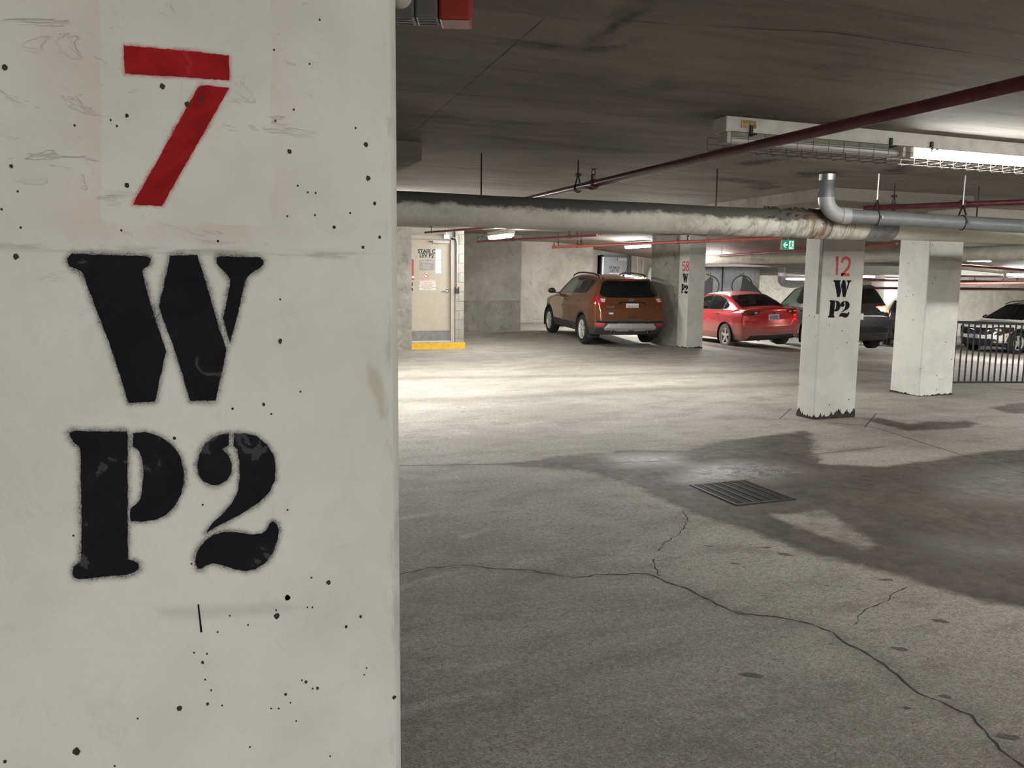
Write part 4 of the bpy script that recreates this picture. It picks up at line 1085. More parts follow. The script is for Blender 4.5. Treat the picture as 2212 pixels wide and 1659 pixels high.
for s_ in (0.30, 1.06, 2.2):
    p = h0+rd*s_
    rod(dp, p[0], p[1], p[2]+0.14, CEIL, 0.006, M['steel'])
    q = MB()
    n = 16
    pts = [p+0.061*(math.cos(2*math.pi*k/n)*np.array((0, 0, 1.0))+math.sin(2*math.pi*k/n)*unit(np.cross(rd, (0, 0, 1)))) for k in range(n+1)]
    q.tube(pts, 0.0055, 6)
    q.tube([p+np.array((0, 0, 0.06))+unit(np.cross(rd, (0, 0, 1)))*0.05, p+np.array((0, 0, 0.145))], 0.008, 6)
    q.tube([p+np.array((0, 0, 0.06))-unit(np.cross(rd, (0, 0, 1)))*0.05, p+np.array((0, 0, 0.145))], 0.008, 6)
    q.build('hanger_clevis', M['black_iron'], dp)
    MB().box(p[0]-0.012, p[0]+0.012, p[1]-0.076, p[1]-0.058, p[2]-0.012, p[2]+0.012).build('clamp_bolt', M['steel'], dp)

# second big jacketed pipe, running away on the right
p2 = thing('jacketed_pipe', 'second jacketed pipe with sooty top running away above the red sedan', 'pipe', (12.5, 13, 2.0))
np_pipe('jacket', M['insul_clean'], ((12.35, 7.0, 1.985), (12.45, 20.5, 2.05)), 0.125, 24, 0.08, 0.015, {'rust': lambda s, c: 0*s, 'grime': lambda s, c: 0.2+0*s}, 9, p2)
for y in (9, 12, 15, 18):
    rod(p2, 12.4, y, 2.10, cz(12.4, y))

def branch(label, a, b, r, m, heads=(), rods_=(), up=True, couplings=()):
    a, b = np.array(a, float), np.array(b, float)
    t = thing('sprinkler_pipe', label, 'pipe', tuple(a))
    MB().tube([a, b], r, 12).build('pipe', m, t, smooth=True)
    for h in heads:
        p = a+(b-a)*h
        sprinkler(t, p[0], p[1], p[2]+(r if up else -r), M['black_iron'] if up else M['steel'], up)
        MB().lathe([(r*1.35, -0.035), (r*1.35, 0.035)], p, b-a, 12).build('tee', m, t, smooth=True)
    for h in rods_:
        p = a+(b-a)*h
        rod(t, p[0], p[1], p[2]+r, cz(p[0], p[1])); clevis(t, p[0], p[1], p[2], r, 'x')
    return t
branch('thin red sprinkler branch starting above the blotchy back wall', (5.00, 15.50, 2.205), (5.94, 12.09, 2.205), 0.022, M['red_pipe'], (0.01, 0.34, 0.80), (0.05, 0.86))
branch('red sprinkler branch passing in front of column 58', (7.42, 17.35, 2.211), (8.90, 11.2, 2.205), 0.030, M['red_pipe_lit'], (0.005, 0.14, 0.62), (0.03, 0.16, 0.66))
branch('short dark red pipe over the beige door', (3.95, 15.5, 2.352), (4.62, 13.4, 2.36), 0.020, M['red_pipe'], (), (0.10,))
branch('thin bright red sprinkler branch behind the green exit sign', (11.95, 17.4, 2.10), (10.6, 10.5, 2.13), 0.026, M['red_pipe_lit'], (0.25,), (0.7,), False)
branch('red sprinkler pipe level behind column 12 and the plain column', (13.2, 12.9, 1.93), (17.0, 12.9, 1.78), 0.028, M['red_pipe_lit'], (), (0.3,))
branch('dark red sprinkler pipe upper one in front of the ramp wall', (17.5, 19.6, 1.565), (30.0, 19.6, 1.535), 0.040, M['red_pipe'], (0.45,), (0.3, 0.6))
branch('bright red sprinkler pipe middle one in front of the ramp wall', (18.2, 16.6, 1.47), (26.0, 16.3, 1.60), 0.033, M['red_pipe_lit'], (0.42,), (0.3,))
branch('dark red sprinkler pipe lowest one in front of the ramp wall', (17.5, 20.8, 1.31), (30.0, 20.8, 1.30), 0.045, M['red_pipe'], (0.35,), (0.5,))
# dark beam across the ramp ceiling
wall('trim_1', M['bare_band'], 16.0, 33.0, 17.2, 17.6, 1.72, 1.93)

# pale duct with foil elbows at the blue-grey bay
du = thing('insulated_duct', 'pale pipe run ending in crinkled silver foil elbows on the far wall', 'pipe', (17.8, 22.3, 2.0))
MB().tube([(14.6, 23.65, 2.05), (17.5, 22.62, 2.07)], 0.115, 18).build('jacket', M['duct_white'], du, smooth=True)
MB().tube([(17.45, 22.64, 2.07), (17.75, 22.53, 2.07), (17.85, 22.5, 2.0), (17.88, 22.48, 1.9), (17.88, 22.48, 1.75)], 0.125, 18).build('foil_elbow', M['foil'], du, smooth=True)
MB().tube([(17.88, 22.48, 1.78), (17.88, 22.48, 1.66)], 0.128, 18).build('jacket', M['duct_white'], du, smooth=True)
MB().tube([(17.88, 22.48, 1.68), (17.87, 22.48, 1.52), (17.93, 22.45, 1.44), (18.05, 22.38, 1.41), (18.2, 22.3, 1.40)], 0.125, 18).build('foil_elbow', M['foil'], du, smooth=True)
MB().tube([(18.18, 22.31, 1.40), (19.6, 21.7, 1.42)], 0.115, 18).build('jacket', M['foil'], du, smooth=True)
MB().tube([(17.88, 22.48, 2.1), (17.88, 22.48, cz(17.9, 22.5))], 0.01, 6).build('hanger_rod', M['black_iron'], du)
for i, x in enumerate((15.9, 17.0)):
    t = thing('wall_conduit', ('dark' if i else 'pair of dark') + ' conduit down the grey-blue wall ' + ('right of' if i else 'left of') + ' the first bicycle wheel', 'conduit', (x, 24.55, 1))
    for dx in ((0, 0.10) if not i else (0,)):
        MB().tube([(x+dx, 24.56, -0.4), (x+dx, 24.56, 2.0)], 0.022, 8).build('pipe', M['black_iron'] if dx == 0 else M['steel'], t, smooth=True)

# ------------------------------------------------------------------ alarm device near the top of the picture
hx, hy = 0.70, 2.64
al = thing('alarm_horn', 'red and grey ceiling alarm device above the edge of column 7', 'alarm', (hx, hy, CEIL))
e = unit((math.cos(math.radians(20)), -math.sin(math.radians(20)), 0)); nrm = np.array((e[1], -e[0], 0))
def dbox(s0, s1, d0, d1, z0, z1, name, m, bev=0.006):
    mb = MB()
    v = [tuple(np.array((hx, hy, 0))+e*s+nrm*d+np.array((0, 0, z))) for z in (z0, z1) for d in (d0, d1) for s in (s0, s1)]
    mb.add(v, [(0, 2, 3, 1), (4, 5, 7, 6), (0, 1, 5, 4), (2, 6, 7, 3), (0, 4, 6, 2), (1, 3, 7, 5)])
    return mb.build(name, m, al, bevel=bev)
dbox(0.022, 0.125, -0.055, 0.055, 2.298, CEIL, 'red_body', M['device_red'], 0.010)
dbox(-0.052, 0.020, -0.050, 0.050, 2.305, CEIL, 'back_box', M['device_grey'], 0.008)
dbox(-0.135, -0.054, -0.050, 0.050, 2.305, CEIL, 'lamp_box', M['device_grey'], 0.008)
dbox(0.050, 0.066, -0.030, 0.030, 2.2968, 2.299, 'label', M['white_sign'], 0.0)
for k in range(3):
    dbox(-0.045, 0.012, -0.035+0.026*k, -0.022+0.026*k, 2.3035, 2.306, 'vent_slot', M['black_plastic'], 0.0)
    dbox(-0.125, -0.066, -0.035+0.026*k, -0.022+0.026*k, 2.3035, 2.306, 'vent_slot', M['black_plastic'], 0.0)
c_ = np.array((hx, hy, 2.362))-e*0.095+nrm*0.050
MB().lathe([(0.034, 0), (0.031, 0.010), (0.020, 0.018), (0.004, 0.021)], c_, nrm, 18).build('lamp_lens', M['white_sign'], al, smooth=True)
c_ = np.array((hx, hy, 2.375))-e*0.018+nrm*0.050
MB().lathe([(0.006, 0), (0.006, 0.003)], c_, nrm, 10).build('screw', M['black_plastic'], al)

# ------------------------------------------------------------------ lettering
def lettering(name, text, size, origin, right, up, m, parent, align='CENTER', thick=0.0008, xs=1.0, label=None, bold=0.0):
    cu = bpy.data.curves.new(name, 'FONT')
    cu.body = text; cu.size = size; cu.align_x = align; cu.extrude = thick; cu.resolution_u = 3
    cu.space_line = 0.95; cu.fill_mode = 'BOTH'; cu.offset = bold
    tmp = bpy.data.objects.new('tmp_text', cu)
    COL.objects.link(tmp)
    dg = bpy.context.evaluated_depsgraph_get()
    me = bpy.data.meshes.new_from_object(tmp.evaluated_get(dg))
    bpy.data.objects.remove(tmp, do_unlink=True); bpy.data.curves.remove(cu)
    r = unit(right); u = unit(up); n = np.cross(r, u)
    k = len(me.vertices); co = np.empty(k*3, np.float32); me.vertices.foreach_get('co', co); co = co.reshape(-1, 3)
    co = np.array(origin) + co[:, :1]*xs*r + co[:, 1:2]*u + co[:, 2:3]*n
    if parent is not None: co = co - np.array(ORIG.get(parent.name, (0, 0, 0)))
    me.vertices.foreach_set('co', co.astype(np.float32).ravel())
    me.materials.clear(); me.materials.append(m); me.name = name
    me.update()
    o = link(name, me, parent)
    if label: o['label'] = label
    return o

# ------------------------------------------------------------------ stair C door
DY = 16.62
DZ = 0.155
pier = prop(box('wall_pier', M['wall_dim'], 2.4, 3.895, 16.40, 16.70, -0.05, 2.75, bevel=0.01), kind='structure')
step = prop(box('door_step', M['sill'], 3.90, 5.055, 16.47, 16.80, -0.02, DZ, bevel=0.006), kind='structure')
box('yellow_nosing', M['yellow'], 3.905, 5.055, 16.462, 16.475, 0.005, DZ-0.012, step)
dr = thing('door_1', 'beige metal stair door with narrow lit pane and stair C sign', 'door', (4.3, DY, DZ))
dr['kind'] = 'structure'
DX0, DX1, DT = 3.86, 4.765, DZ+2.12
m = MB()
m.box(DX0, DX1, DY, DY+0.045, DZ+0.012, DZ+0.95); 
PX_0, PX_1, PZ_0, PZ_1 = 4.455, 4.585, 1.425+DZ, 1.93+DZ
m.box(DX0, PX_0, DY, DY+0.045, DZ+0.95, DT); m.box(PX_1, DX1, DY, DY+0.045, DZ+0.95, DT)
m.box(PX_0, PX_1, DY, DY+0.045, DZ+0.95, PZ_0); m.box(PX_0, PX_1, DY, DY+0.045, PZ_1, DT)
m.build('door_leaf', M['door_beige'], dr)
pn = box('pane', M['lit_pane'], PX_0, PX_1, DY+0.015, DY+0.030, PZ_0, PZ_1, dr)
for z in (PZ_0+0.10, PZ_0+0.28): box('wire_line', M['kick'], PX_0, PX_1, DY+0.013, DY+0.0145, z, z+0.004, pn)
box('kick_plate', M['kick'], DX0+0.01, DX1-0.01, DY-0.003, DY, DZ+0.03, DZ+0.235, dr)
box('threshold', M['alu'], DX0, DX1+0.01, DY-0.05, DY+0.05, DZ, DZ+0.014, dr)
m = MB(); m.box(DX1+0.004, DX1+0.085, DY-0.055, DY+0.16, DZ, DT+0.075); m.box(DX0-0.1, DX1+0.085, DY-0.055, DY+0.16, DT+0.004, DT+0.078)
m.build('door_frame', M['frame_beige'], dr)
box('closer', M['silver_plastic'], 4.38, 4.74, DY-0.065, DY-0.005, DT-0.075, DT-0.02, dr, bevel=0.006)
box('closer_arm', M['black_iron'], 4.30, 4.40, DY-0.05, DY-0.03, DT-0.045, DT-0.035, dr)
hd = MB().lathe([(0.040, 0), (0.040, 0.012), (0.020, 0.018), (0.015, 0.05)], (4.70, DY, DZ+1.06), (0, -1, 0), 16).build('door_handle', M['chrome'], dr, smooth=True)
MB().tube([(4.70, DY-0.055, DZ+1.06), (4.66, DY-0.06, DZ+1.062), (4.56, DY-0.055, DZ+1.05)], 0.011, 8).build('lever', M['chrome'], hd, smooth=True)
R_, U_ = (1, 0, 0), (0, 0, 1)
lettering('door_sign_text', 'STAIR C', 0.118, (4.265, DY-0.001, DZ+1.84), R_, U_, M['ink'], dr, xs=0.90, bold=0.0042)
lettering('door_sign_text', 'LEV P2', 0.118, (4.265, DY-0.001, DZ+1.752), R_, U_, M['ink'], dr, xs=0.90, bold=0.0042)
pq = box('plaque', M['plaque'], 4.11, 4.42, DY-0.004, DY, DZ+1.49, DZ+1.705, dr)
lettering('plaque_text', 'Controlled\nAccess\nONLY', 0.062, (4.265, DY-0.005, DZ+1.64), R_, U_, M['ink_pale'], pq)
ns = MB().lathe([(0.070, 0), (0.070, 0.002)], (4.265, DY, DZ+1.395), (0, -1, 0), 24).build('no_smoking_sign', M['white_sign'], dr)
m = MB()
rp_ = [(4.265+0.058*math.cos(t), DY-0.004, DZ+1.395+0.058*math.sin(t)) for t in np.linspace(0, 2*math.pi, 25)]
m.tube(rp_, 0.007, 5, caps=False); m.tube([(4.265-0.04, DY-0.004, DZ+1.435), (4.265+0.04, DY-0.004, DZ+1.355)], 0.006, 5)
m.build('red_ring', M['ink_red'], ns)
m = MB().box(4.232, 4.290, DY-0.003, DY-0.0022, DZ+1.388, DZ+1.400)
m.tube([(4.292, DY-0.003, DZ+1.394), (4.300, DY-0.003, DZ+1.41), (4.29, DY-0.003, DZ+1.425)], 0.003, 5)
m.build('cigarette', M['ink'], ns)
s1 = box('exit_notice', M['white_sign'], 4.12, 4.45, DY-0.003, DY, DZ+1.185, DZ+1.292, dr)
lettering('notice_text', 'EMERGENCY EXIT\nUNLOCKED\nBY FIRE ALARM', 0.040, (4.285, DY-0.004, DZ+1.262), R_, U_, M['ink_red'], s1, xs=0.95)
s2 = box('valuables_notice', M['white_sign'], 4.10, 4.46, DY-0.003, DY, DZ+1.083, DZ+1.183, dr)
lettering('notice_text', 'LOCK YOUR VEHICLE\nDO NOT LEAVE YOUR VALUABLES\nTAKE YOUR KEYS', 0.030, (4.28, DY-0.004, DZ+1.155), R_, U_, M['ink'], s2, xs=0.78)
# junction box, conduit and card reader
jb = thing('card_reader', 'black card reader with red lamp on conduit beside the beige door', 'card reader', (4.90, 16.55, 1.25))
box('junction_box', M['steel'], 4.60, 4.72, DY-0.115, DY-0.057, DT+0.015, DT+0.105, jb, bevel=0.004)
MB().tube([(4.66, DY-0.085, DT+0.10), (4.66, DY-0.085, cz(4.66, DY)-0.005)], 0.012, 8).build('conduit', M['steel'], jb, smooth=True)
MB().tube([(4.71, DY-0.085, DT+0.055), (4.80, DY-0.085, DT+0.055), (4.86, DY-0.085, DT+0.03), (4.892, DY-0.085, DT-0.03), (4.895, DY-0.085, DT-0.15), (4.895, DY-0.085, 1.31)], 0.014, 10).build('conduit', M['steel'], jb, smooth=True)
box('reader_body', M['black_plastic'], 4.855, 4.945, DY-0.10, DY-0.06, 1.17, 1.305, jb, bevel=0.006)
MB().lathe([(0.018, 0), (0.012, 0.008)], (4.892, DY-0.10, 1.288), (0, -1, 0), 12).build('red_lamp', emit('reader_red_lamp', (1.0, 0.08, 0.06), 2.5), jb)
# red pull station edge on the pier
ps_ = thing('fire_extinguisher_box', 'narrow red fire box at the left edge of the beige door', 'fire box', (3.90, 16.5, 1.5))
box('box_body', M['device_red'], 3.885, 3.945, 16.42, 16.555, 1.44, 1.86, ps_, bevel=0.005)
MB().lathe([(0.026, 0), (0.026, 0.012)], (3.925, 16.42, 1.50), (0, -1, 0), 14).build('gauge', M['steel'], ps_)
for z0, z1 in ((1.32, 1.39), (1.22, 1.28)):
    box('mount_clip', M['black_plastic'], 3.89, 3.925, 16.43, 16.50, z0, z1, ps_, bevel=0.003)

# ------------------------------------------------------------------ stair A door in the back bay
d2 = thing('door_2', 'grey-blue stair A door in the back bay behind the brown car roof', 'door', (12.6, 24.2, 0))
d2['kind'] = 'structure'
g0 = gz(12.6, 24.2)
E0, E1, EYY, ET = 12.13, 13.02, 24.20, 2.22
m = MB(); m.box(E0, 12.73, EYY, EYY+0.045, g0+0.02, ET); m.box(12.86, E1, EYY, EYY+0.045, g0+0.02, ET); m.box(12.73, 12.86, EYY, EYY+0.045, g0+0.02, 1.28); m.box(12.73, 12.86, EYY, EYY+0.045, 1.95, ET)
m.build('door_leaf', M['door_blue'], d2)
box('pane', M['pane_cream'], 12.73, 12.86, EYY+0.015, EYY+0.030, 1.28, 1.95, d2)
m = MB(); m.box(E0-0.085, E0-0.004, EYY-0.04, EYY+0.1, g0, ET+0.07); m.box(E1+0.004, E1+0.085, EYY-0.04, EYY+0.1, g0, ET+0.07); m.box(E0-0.085, E1+0.085, EYY-0.04, EYY+0.1, ET+0.004, ET+0.07)
m.build('door_frame', M['frame_dark'], d2)
box('frame_edge', M['alu'], E0-0.045, E0-0.006, EYY-0.046, EYY-0.03, g0, ET, d2)
box('closer', M['silver_plastic'], 12.64, 12.96, EYY-0.06, EYY-0.005, ET-0.11, ET-0.04, d2, bevel=0.005)
lettering('door_sign_text', 'STAIR A', 0.120, (12.55, EYY-0.001, 1.84), R_, U_, M['ink'], d2, xs=0.90, bold=0.0042)
lettering('door_sign_text', 'LEV P2', 0.120, (12.55, EYY-0.001, 1.74), R_, U_, M['ink'], d2, xs=0.90, bold=0.0042)
nt = box('notice', M['white_sign'], 12.37, 12.73, EYY-0.003, EYY, 1.63, 1.70, d2)
lettering('notice_text', 'NO EXIT', 0.05, (12.55, EYY-0.004, 1.65), R_, U_, M['ink_red'], nt)
lettering('door_sign_text', 'Controlled\nAccess\nONLY', 0.075, (12.55, EYY-0.001, 1.56), R_, U_, M['ink_pale'], d2)
t = thing('wall_conduit', 'white conduit with small yellow box right of the grey-blue door', 'conduit', (13.45, 24.2, 1.4))
MB().tube([(13.62, 24.22, -0.2), (13.62, 24.22, 2.35)], 0.018, 8).build('pipe', M['white_metal'], t, smooth=True)
MB().tube([(13.40, 24.22, 1.45), (13.40, 24.22, 2.35)], 0.010, 8).build('pipe', M['steel'], t, smooth=True)
box('yellow_box', M['yellowed'], 13.36, 13.58, 24.17, 24.25, 1.20, 1.47, t, bevel=0.004)
t = thing('white_drain', 'short white pipe with elbow left of column 58 stub wall', 'pipe', (14, 23.9, 1.7))
MB().tube([(13.72, 23.9, 0.9), (13.72, 23.9, 1.72), (13.76, 23.9, 1.84), (13.9, 23.88, 1.90), (14.25, 23.85, 1.91)], 0.085, 14).build('pipe', M['duct_white'], t, smooth=True)
MB().tube([(14.15, 23.84, 1.99), (14.15, 23.84, cz(14.15, 23.8))], 0.010, 6).build('hanger_rod', M['black_iron'], t)

# ------------------------------------------------------------------ exit sign
ex = thing('exit_sign', 'green running-man exit sign with left arrow hanging left of column 12', 'sign', (9.36, 11.66, 2.12))
e1 = unit((0.935, -0.355, 0)); n1 = np.array((e1[1], -e1[0], 0))
c0 = np.array((9.37, 11.66, 2.118))
def sbox(s0, s1, d0, d1, z0, z1, name, m, par=ex):
    v = [tuple(c0+e1*s+n1*d+np.array((0, 0, z))) for z in (z0, z1) for d in (d0, d1) for s in (s0, s1)]
    return MB().add(v, [(0, 2, 3, 1), (4, 5, 7, 6), (0, 1, 5, 4), (2, 6, 7, 3), (0, 4, 6, 2), (1, 3, 7, 5)]).build(name, m, par)
sbox(-0.125, 0.105, -0.045, 0.0, -0.085, 0.085, 'sign_case', M['silver_plastic'])
fc = sbox(-0.100, 0.100, 0.0, 0.004, -0.080, 0.080, 'sign_face', M['exit_green'])
smap = lambda d0: (lambda a, b, d: tuple(c0+e1*a+n1*(d0+d)+np.array((0, 0, b))))
MB().prism([(-0.090, 0.0), (-0.048, 0.052), (-0.030, 0.052), (-0.058, 0.014), (-0.008, 0.014), (-0.008, -0.014), (-0.058, -0.014), (-0.030, -0.052), (-0.048, -0.052)], smap(0.004), 0, 0.002).build('arrow', M['exit_white'], fc)
sbox(0.012, 0.092, 0.004, 0.006, -0.068, 0.068, 'door_panel', M['exit_white'], fc)
m = MB()
for pl in ([(0.044, 0.040), (0.062, 0.040), (0.062, 0.058), (0.044, 0.058)], [(0.040, 0.036), (0.058, 0.032), (0.060, -0.005), (0.042, -0.005)], [(0.042, 0.0), (0.056, 0.0), (0.044, -0.030), (0.022, -0.040), (0.020, -0.030), (0.034, -0.022)], [(0.050, 0.0), (0.062, -0.002), (0.070, -0.030), (0.082, -0.050), (0.072, -0.056), (0.058, -0.032)], [(0.040, 0.032), (0.022, 0.014), (0.030, 0.006), (0.046, 0.022)], [(0.056, 0.030), (0.074, 0.012), (0.084, 0.022), (0.062, 0.036)]):
    m.prism(pl, smap(0.006), 0, 0.002)
m.build('running_man', M['exit_green'], fc)
MB().tube([tuple(c0+np.array((0, 0, 0.085))-n1*0.02), tuple(c0+np.array((0, 0, CEIL-2.118+0.03))-n1*0.02)], 0.010, 8).build('stem', M['silver_plastic'], ex)

# ------------------------------------------------------------------ drain grate
gr = thing('drain_grate', 'black square iron drain grate in the wet patch of floor', 'grate', (3.52, 4.75, 0))
m = MB(); z0, z1 = -0.035, 0.006
m.box(GX0-0.006, GX1+0.006, GY0-0.006, GY0+0.014, z0, z1); m.box(GX0-0.006, GX1+0.006, GY1-0.014, GY1+0.006, z0, z1)
m.box(GX0-0.006, GX0+0.014, GY0, GY1, z0, z1); m.box(GX1-0.014, GX1+0.006, GY0, GY1, z0, z1)
m.build('frame', M['grate'], gr)
first = None
for k in range(1, 6):
    x = GX0+(GX1-GX0)*k/6
    if first is None:
        first = MB().box(-0.005, 0.005, GY0+0.012, GY1-0.012, -0.02, 0.007).build('bar', M['grate'], gr, world_co=False); first.location = (x-3.52, -4.75, 0)
    else: copy_part(first, gr, (x-3.52, -4.75, 0))
first = None
for k in range(1, 30):
    y = GY0+(GY1-GY0)*k/30
    if first is None:
        first = MB().box(GX0+0.012, GX1-0.012, -0.0035, 0.0035, -0.012, 0.004).build('cross_bar', M['grate'], gr, world_co=False); first.location = (-3.52, y-4.75, 0)
    else: copy_part(first, gr, (-3.52, y-4.75, 0))
m = MB(); m.box(GX0-0.02, GX1+0.02, GY0-0.02, GY1+0.02, -0.42, -0.40)
m.box(GX0-0.02, GX0, GY0-0.02, GY1+0.02, -0.42, -0.006); m.box(GX1, GX1+0.02, GY0-0.02, GY1+0.02, -0.42, -0.006)
m.box(GX0, GX1, GY0-0.02, GY0, -0.42, -0.006); m.box(GX0, GX1, GY1, GY1+0.02, -0.42, -0.006)
m.build('sump', M['under'], gr)

# ------------------------------------------------------------------ railings along the ramp
def railing(label, x0, y0, x1, y1, z0, z1, h, pitch):
    t = thing('railing', label, 'railing', (x0, y0, z0))
    L = math.hypot(x1-x0, y1-y0); n = int(L/pitch)
    zz = lambda s: z0+(z1-z0)*s
    pt = lambda s: (x0+(x1-x0)*s, y0+(y1-y0)*s)
    for k, (hh, r) in enumerate(((h, 0.020), (0.06, 0.014))):
        q = MB()
        a, b = pt(0), pt(1)
        d = unit((b[0]-a[0], b[1]-a[1], 0)); nn = np.array((-d[1], d[0], 0))
        v = [tuple(np.array((p[0], p[1], zz(s)+hh))+nn*r*sy+np.array((0, 0, r*sz))) for s, p in ((0, a), (1, b)) for sy, sz in ((-1, -1), (1, -1), (1, 1), (-1, 1))]
        q.add(v, [(0, 1, 2, 3), (7, 6, 5, 4), (0, 4, 5, 1), (1, 5, 6, 2), (2, 6, 7, 3), (3, 7, 4, 0)])
        q.build('top_rail' if k == 0 else 'bottom_rail', M['fence'], t)
    bar = None
    for k in range(n+1):
        s = (k+0.35)/n
        if s > 1: break
        x, y = pt(s)
        if bar is None: bar = MB().box(-0.0085, 0.0085, -0.0085, 0.0085, 0.05, h).build('bar', M['fence'], t, world_co=False); bar.location = (x-x0, y-y0, zz(s)-z0)
        else: copy_part(bar, t, (x-x0, y-y0, zz(s)-z0))
    for s in (0.0, 1.0):
        x, y = pt(s)
        MB().box(x-0.02, x+0.02, y-0.02, y+0.02, gz(x, y)-0.01, zz(s)+h+0.015).build('post', M['fence'], t)
    return t
railing('black metal railing right of the plain column in front of the white car', 9.40, 9.06, 13.2, 8.9, 0.0, -0.11, 0.955, 0.112)
railing('distant black railing between the dark car and the plain column', 17.6, 19.9, 21.4, 19.5, gz(17.6, 19.9), gz(21.4, 19.5), 0.95, 0.13)
# ------------------------------------------------------------------ cars
# each body is the zero surface of a smooth implicit shape built from its side profile, plan and cross-section
def smax(a, b, k):
    return 0.5*(a+b+np.sqrt((a-b)**2 + k*k))
def smin(a, b, k):
    return 0.5*(a+b-np.sqrt((a-b)**2 + k*k))
def ip(x, tab):
    return np.interp(x, [t[0] for t in tab], [t[1] for t in tab])

def body_F(S):
    def F(p):
        x, y, z = p[:, 0], np.abs(p[:, 1]), p[:, 2]
        wl = ip(x, S['plan'])*ip(z, S['sec'])
        lo = smax(y-wl, z-(ip(x, S['deck'])-0.05*y*y), S['k'])
        lo = smax(lo, ip(z, S['rear'])+S['cr']*y*y-x, S['k'])
        lo = smax(lo, x-(ip(z, S['front'])-S['cf']*y*y), S['k'])
        lo = smax(lo, S['zb']-z, 0.02)
        wc = ip(z, S['cabw'])*ip(x, S['cabp'])
        cb = smax(y-wc, z-(ip(x, S['roof'])-0.05*y*y), S['kc'])
        cb = smax(cb, 0.6-z, 0.02)
        return smin(lo, cb, 0.02)
    return F

def body_mesh(S):
    L, st = S['L'], S['step']
    bx0, bx1, by, bz0, bz1 = -0.25, L+0.25, 1.15, 0.0, 1.95
    sx = np.arange(0, 1+1e-9, 1/int((bx1-bx0)/st)); sy = np.arange(0, 1+1e-9, 1/int(2*by/st)); sz = np.arange(0, 1+1e-9, 1/int((bz1-bz0)/st))
    V, Q = [], []
    base = 0
    def patch(A, B, fn, flip):
        nonlocal base
        g1, g2 = np.meshgrid(A, B, indexing='ij')
        P = fn(g1.ravel(), g2.ravel())
        n, m = len(A), len(B)
        i = np.arange((n-1)*(m-1)); r, c = i//(m-1), i % (m-1); a = r*m+c
        q = np.stack([a, a+m, a+m+1, a+1], 1)
        if flip: q = q[:, ::-1]
        V.append(P); Q.append(q+base); base += len(P)
    X = lambda t: bx0+(bx1-bx0)*t
    Y = lambda t: -by+2*by*t
    Z = lambda t: bz0+(bz1-bz0)*t
    one = np.ones_like
    patch(sx, sz, lambda a, b: np.stack([X(a), -by*one(a), Z(b)], 1), False)
    patch(sx, sz, lambda a, b: np.stack([X(a), by*one(a), Z(b)], 1), True)
    patch(sx, sy, lambda a, b: np.stack([X(a), Y(b), bz1*one(a)], 1), False)
    patch(sy, sz, lambda a, b: np.stack([bx0*one(a), Y(a), Z(b)], 1), True)
    patch(sy, sz, lambda a, b: np.stack([bx1*one(a), Y(a), Z(b)], 1), False)
    P = np.vstack(V); Q = np.vstack(Q)
    key = np.round(P*1e4).astype(np.int64)
    _, idx, inv = np.unique(key, axis=0, return_index=True, return_inverse=True)
    P = P[idx]; Q = inv.reshape(-1)[Q]
    sp0, sp1 = S['spine']
    O = np.stack([np.clip(P[:, 0], sp0, sp1), np.clip(P[:, 1], -0.25, 0.25), np.clip(P[:, 2], S['spz'][0], S['spz'][1])], 1)
    F = body_F(S)
    lo_, hi = np.zeros(len(P)), np.ones(len(P))
    for _ in range(26):
        t = (lo_+hi)/2
        f = F(O+(P-O)*t[:, None])
        lo_ = np.where(f < 0, t, lo_); hi = np.where(f < 0, hi, t)
    return O+(P-O)*((lo_+hi)/2)[:, None], Q

def sub_mesh(name, co, quads, m, parent):
    used, inv = np.unique(quads, return_inverse=True)
    me = np_mesh(name, co[used], inv.reshape(-1, 4), m)
    return link(name, me, parent)

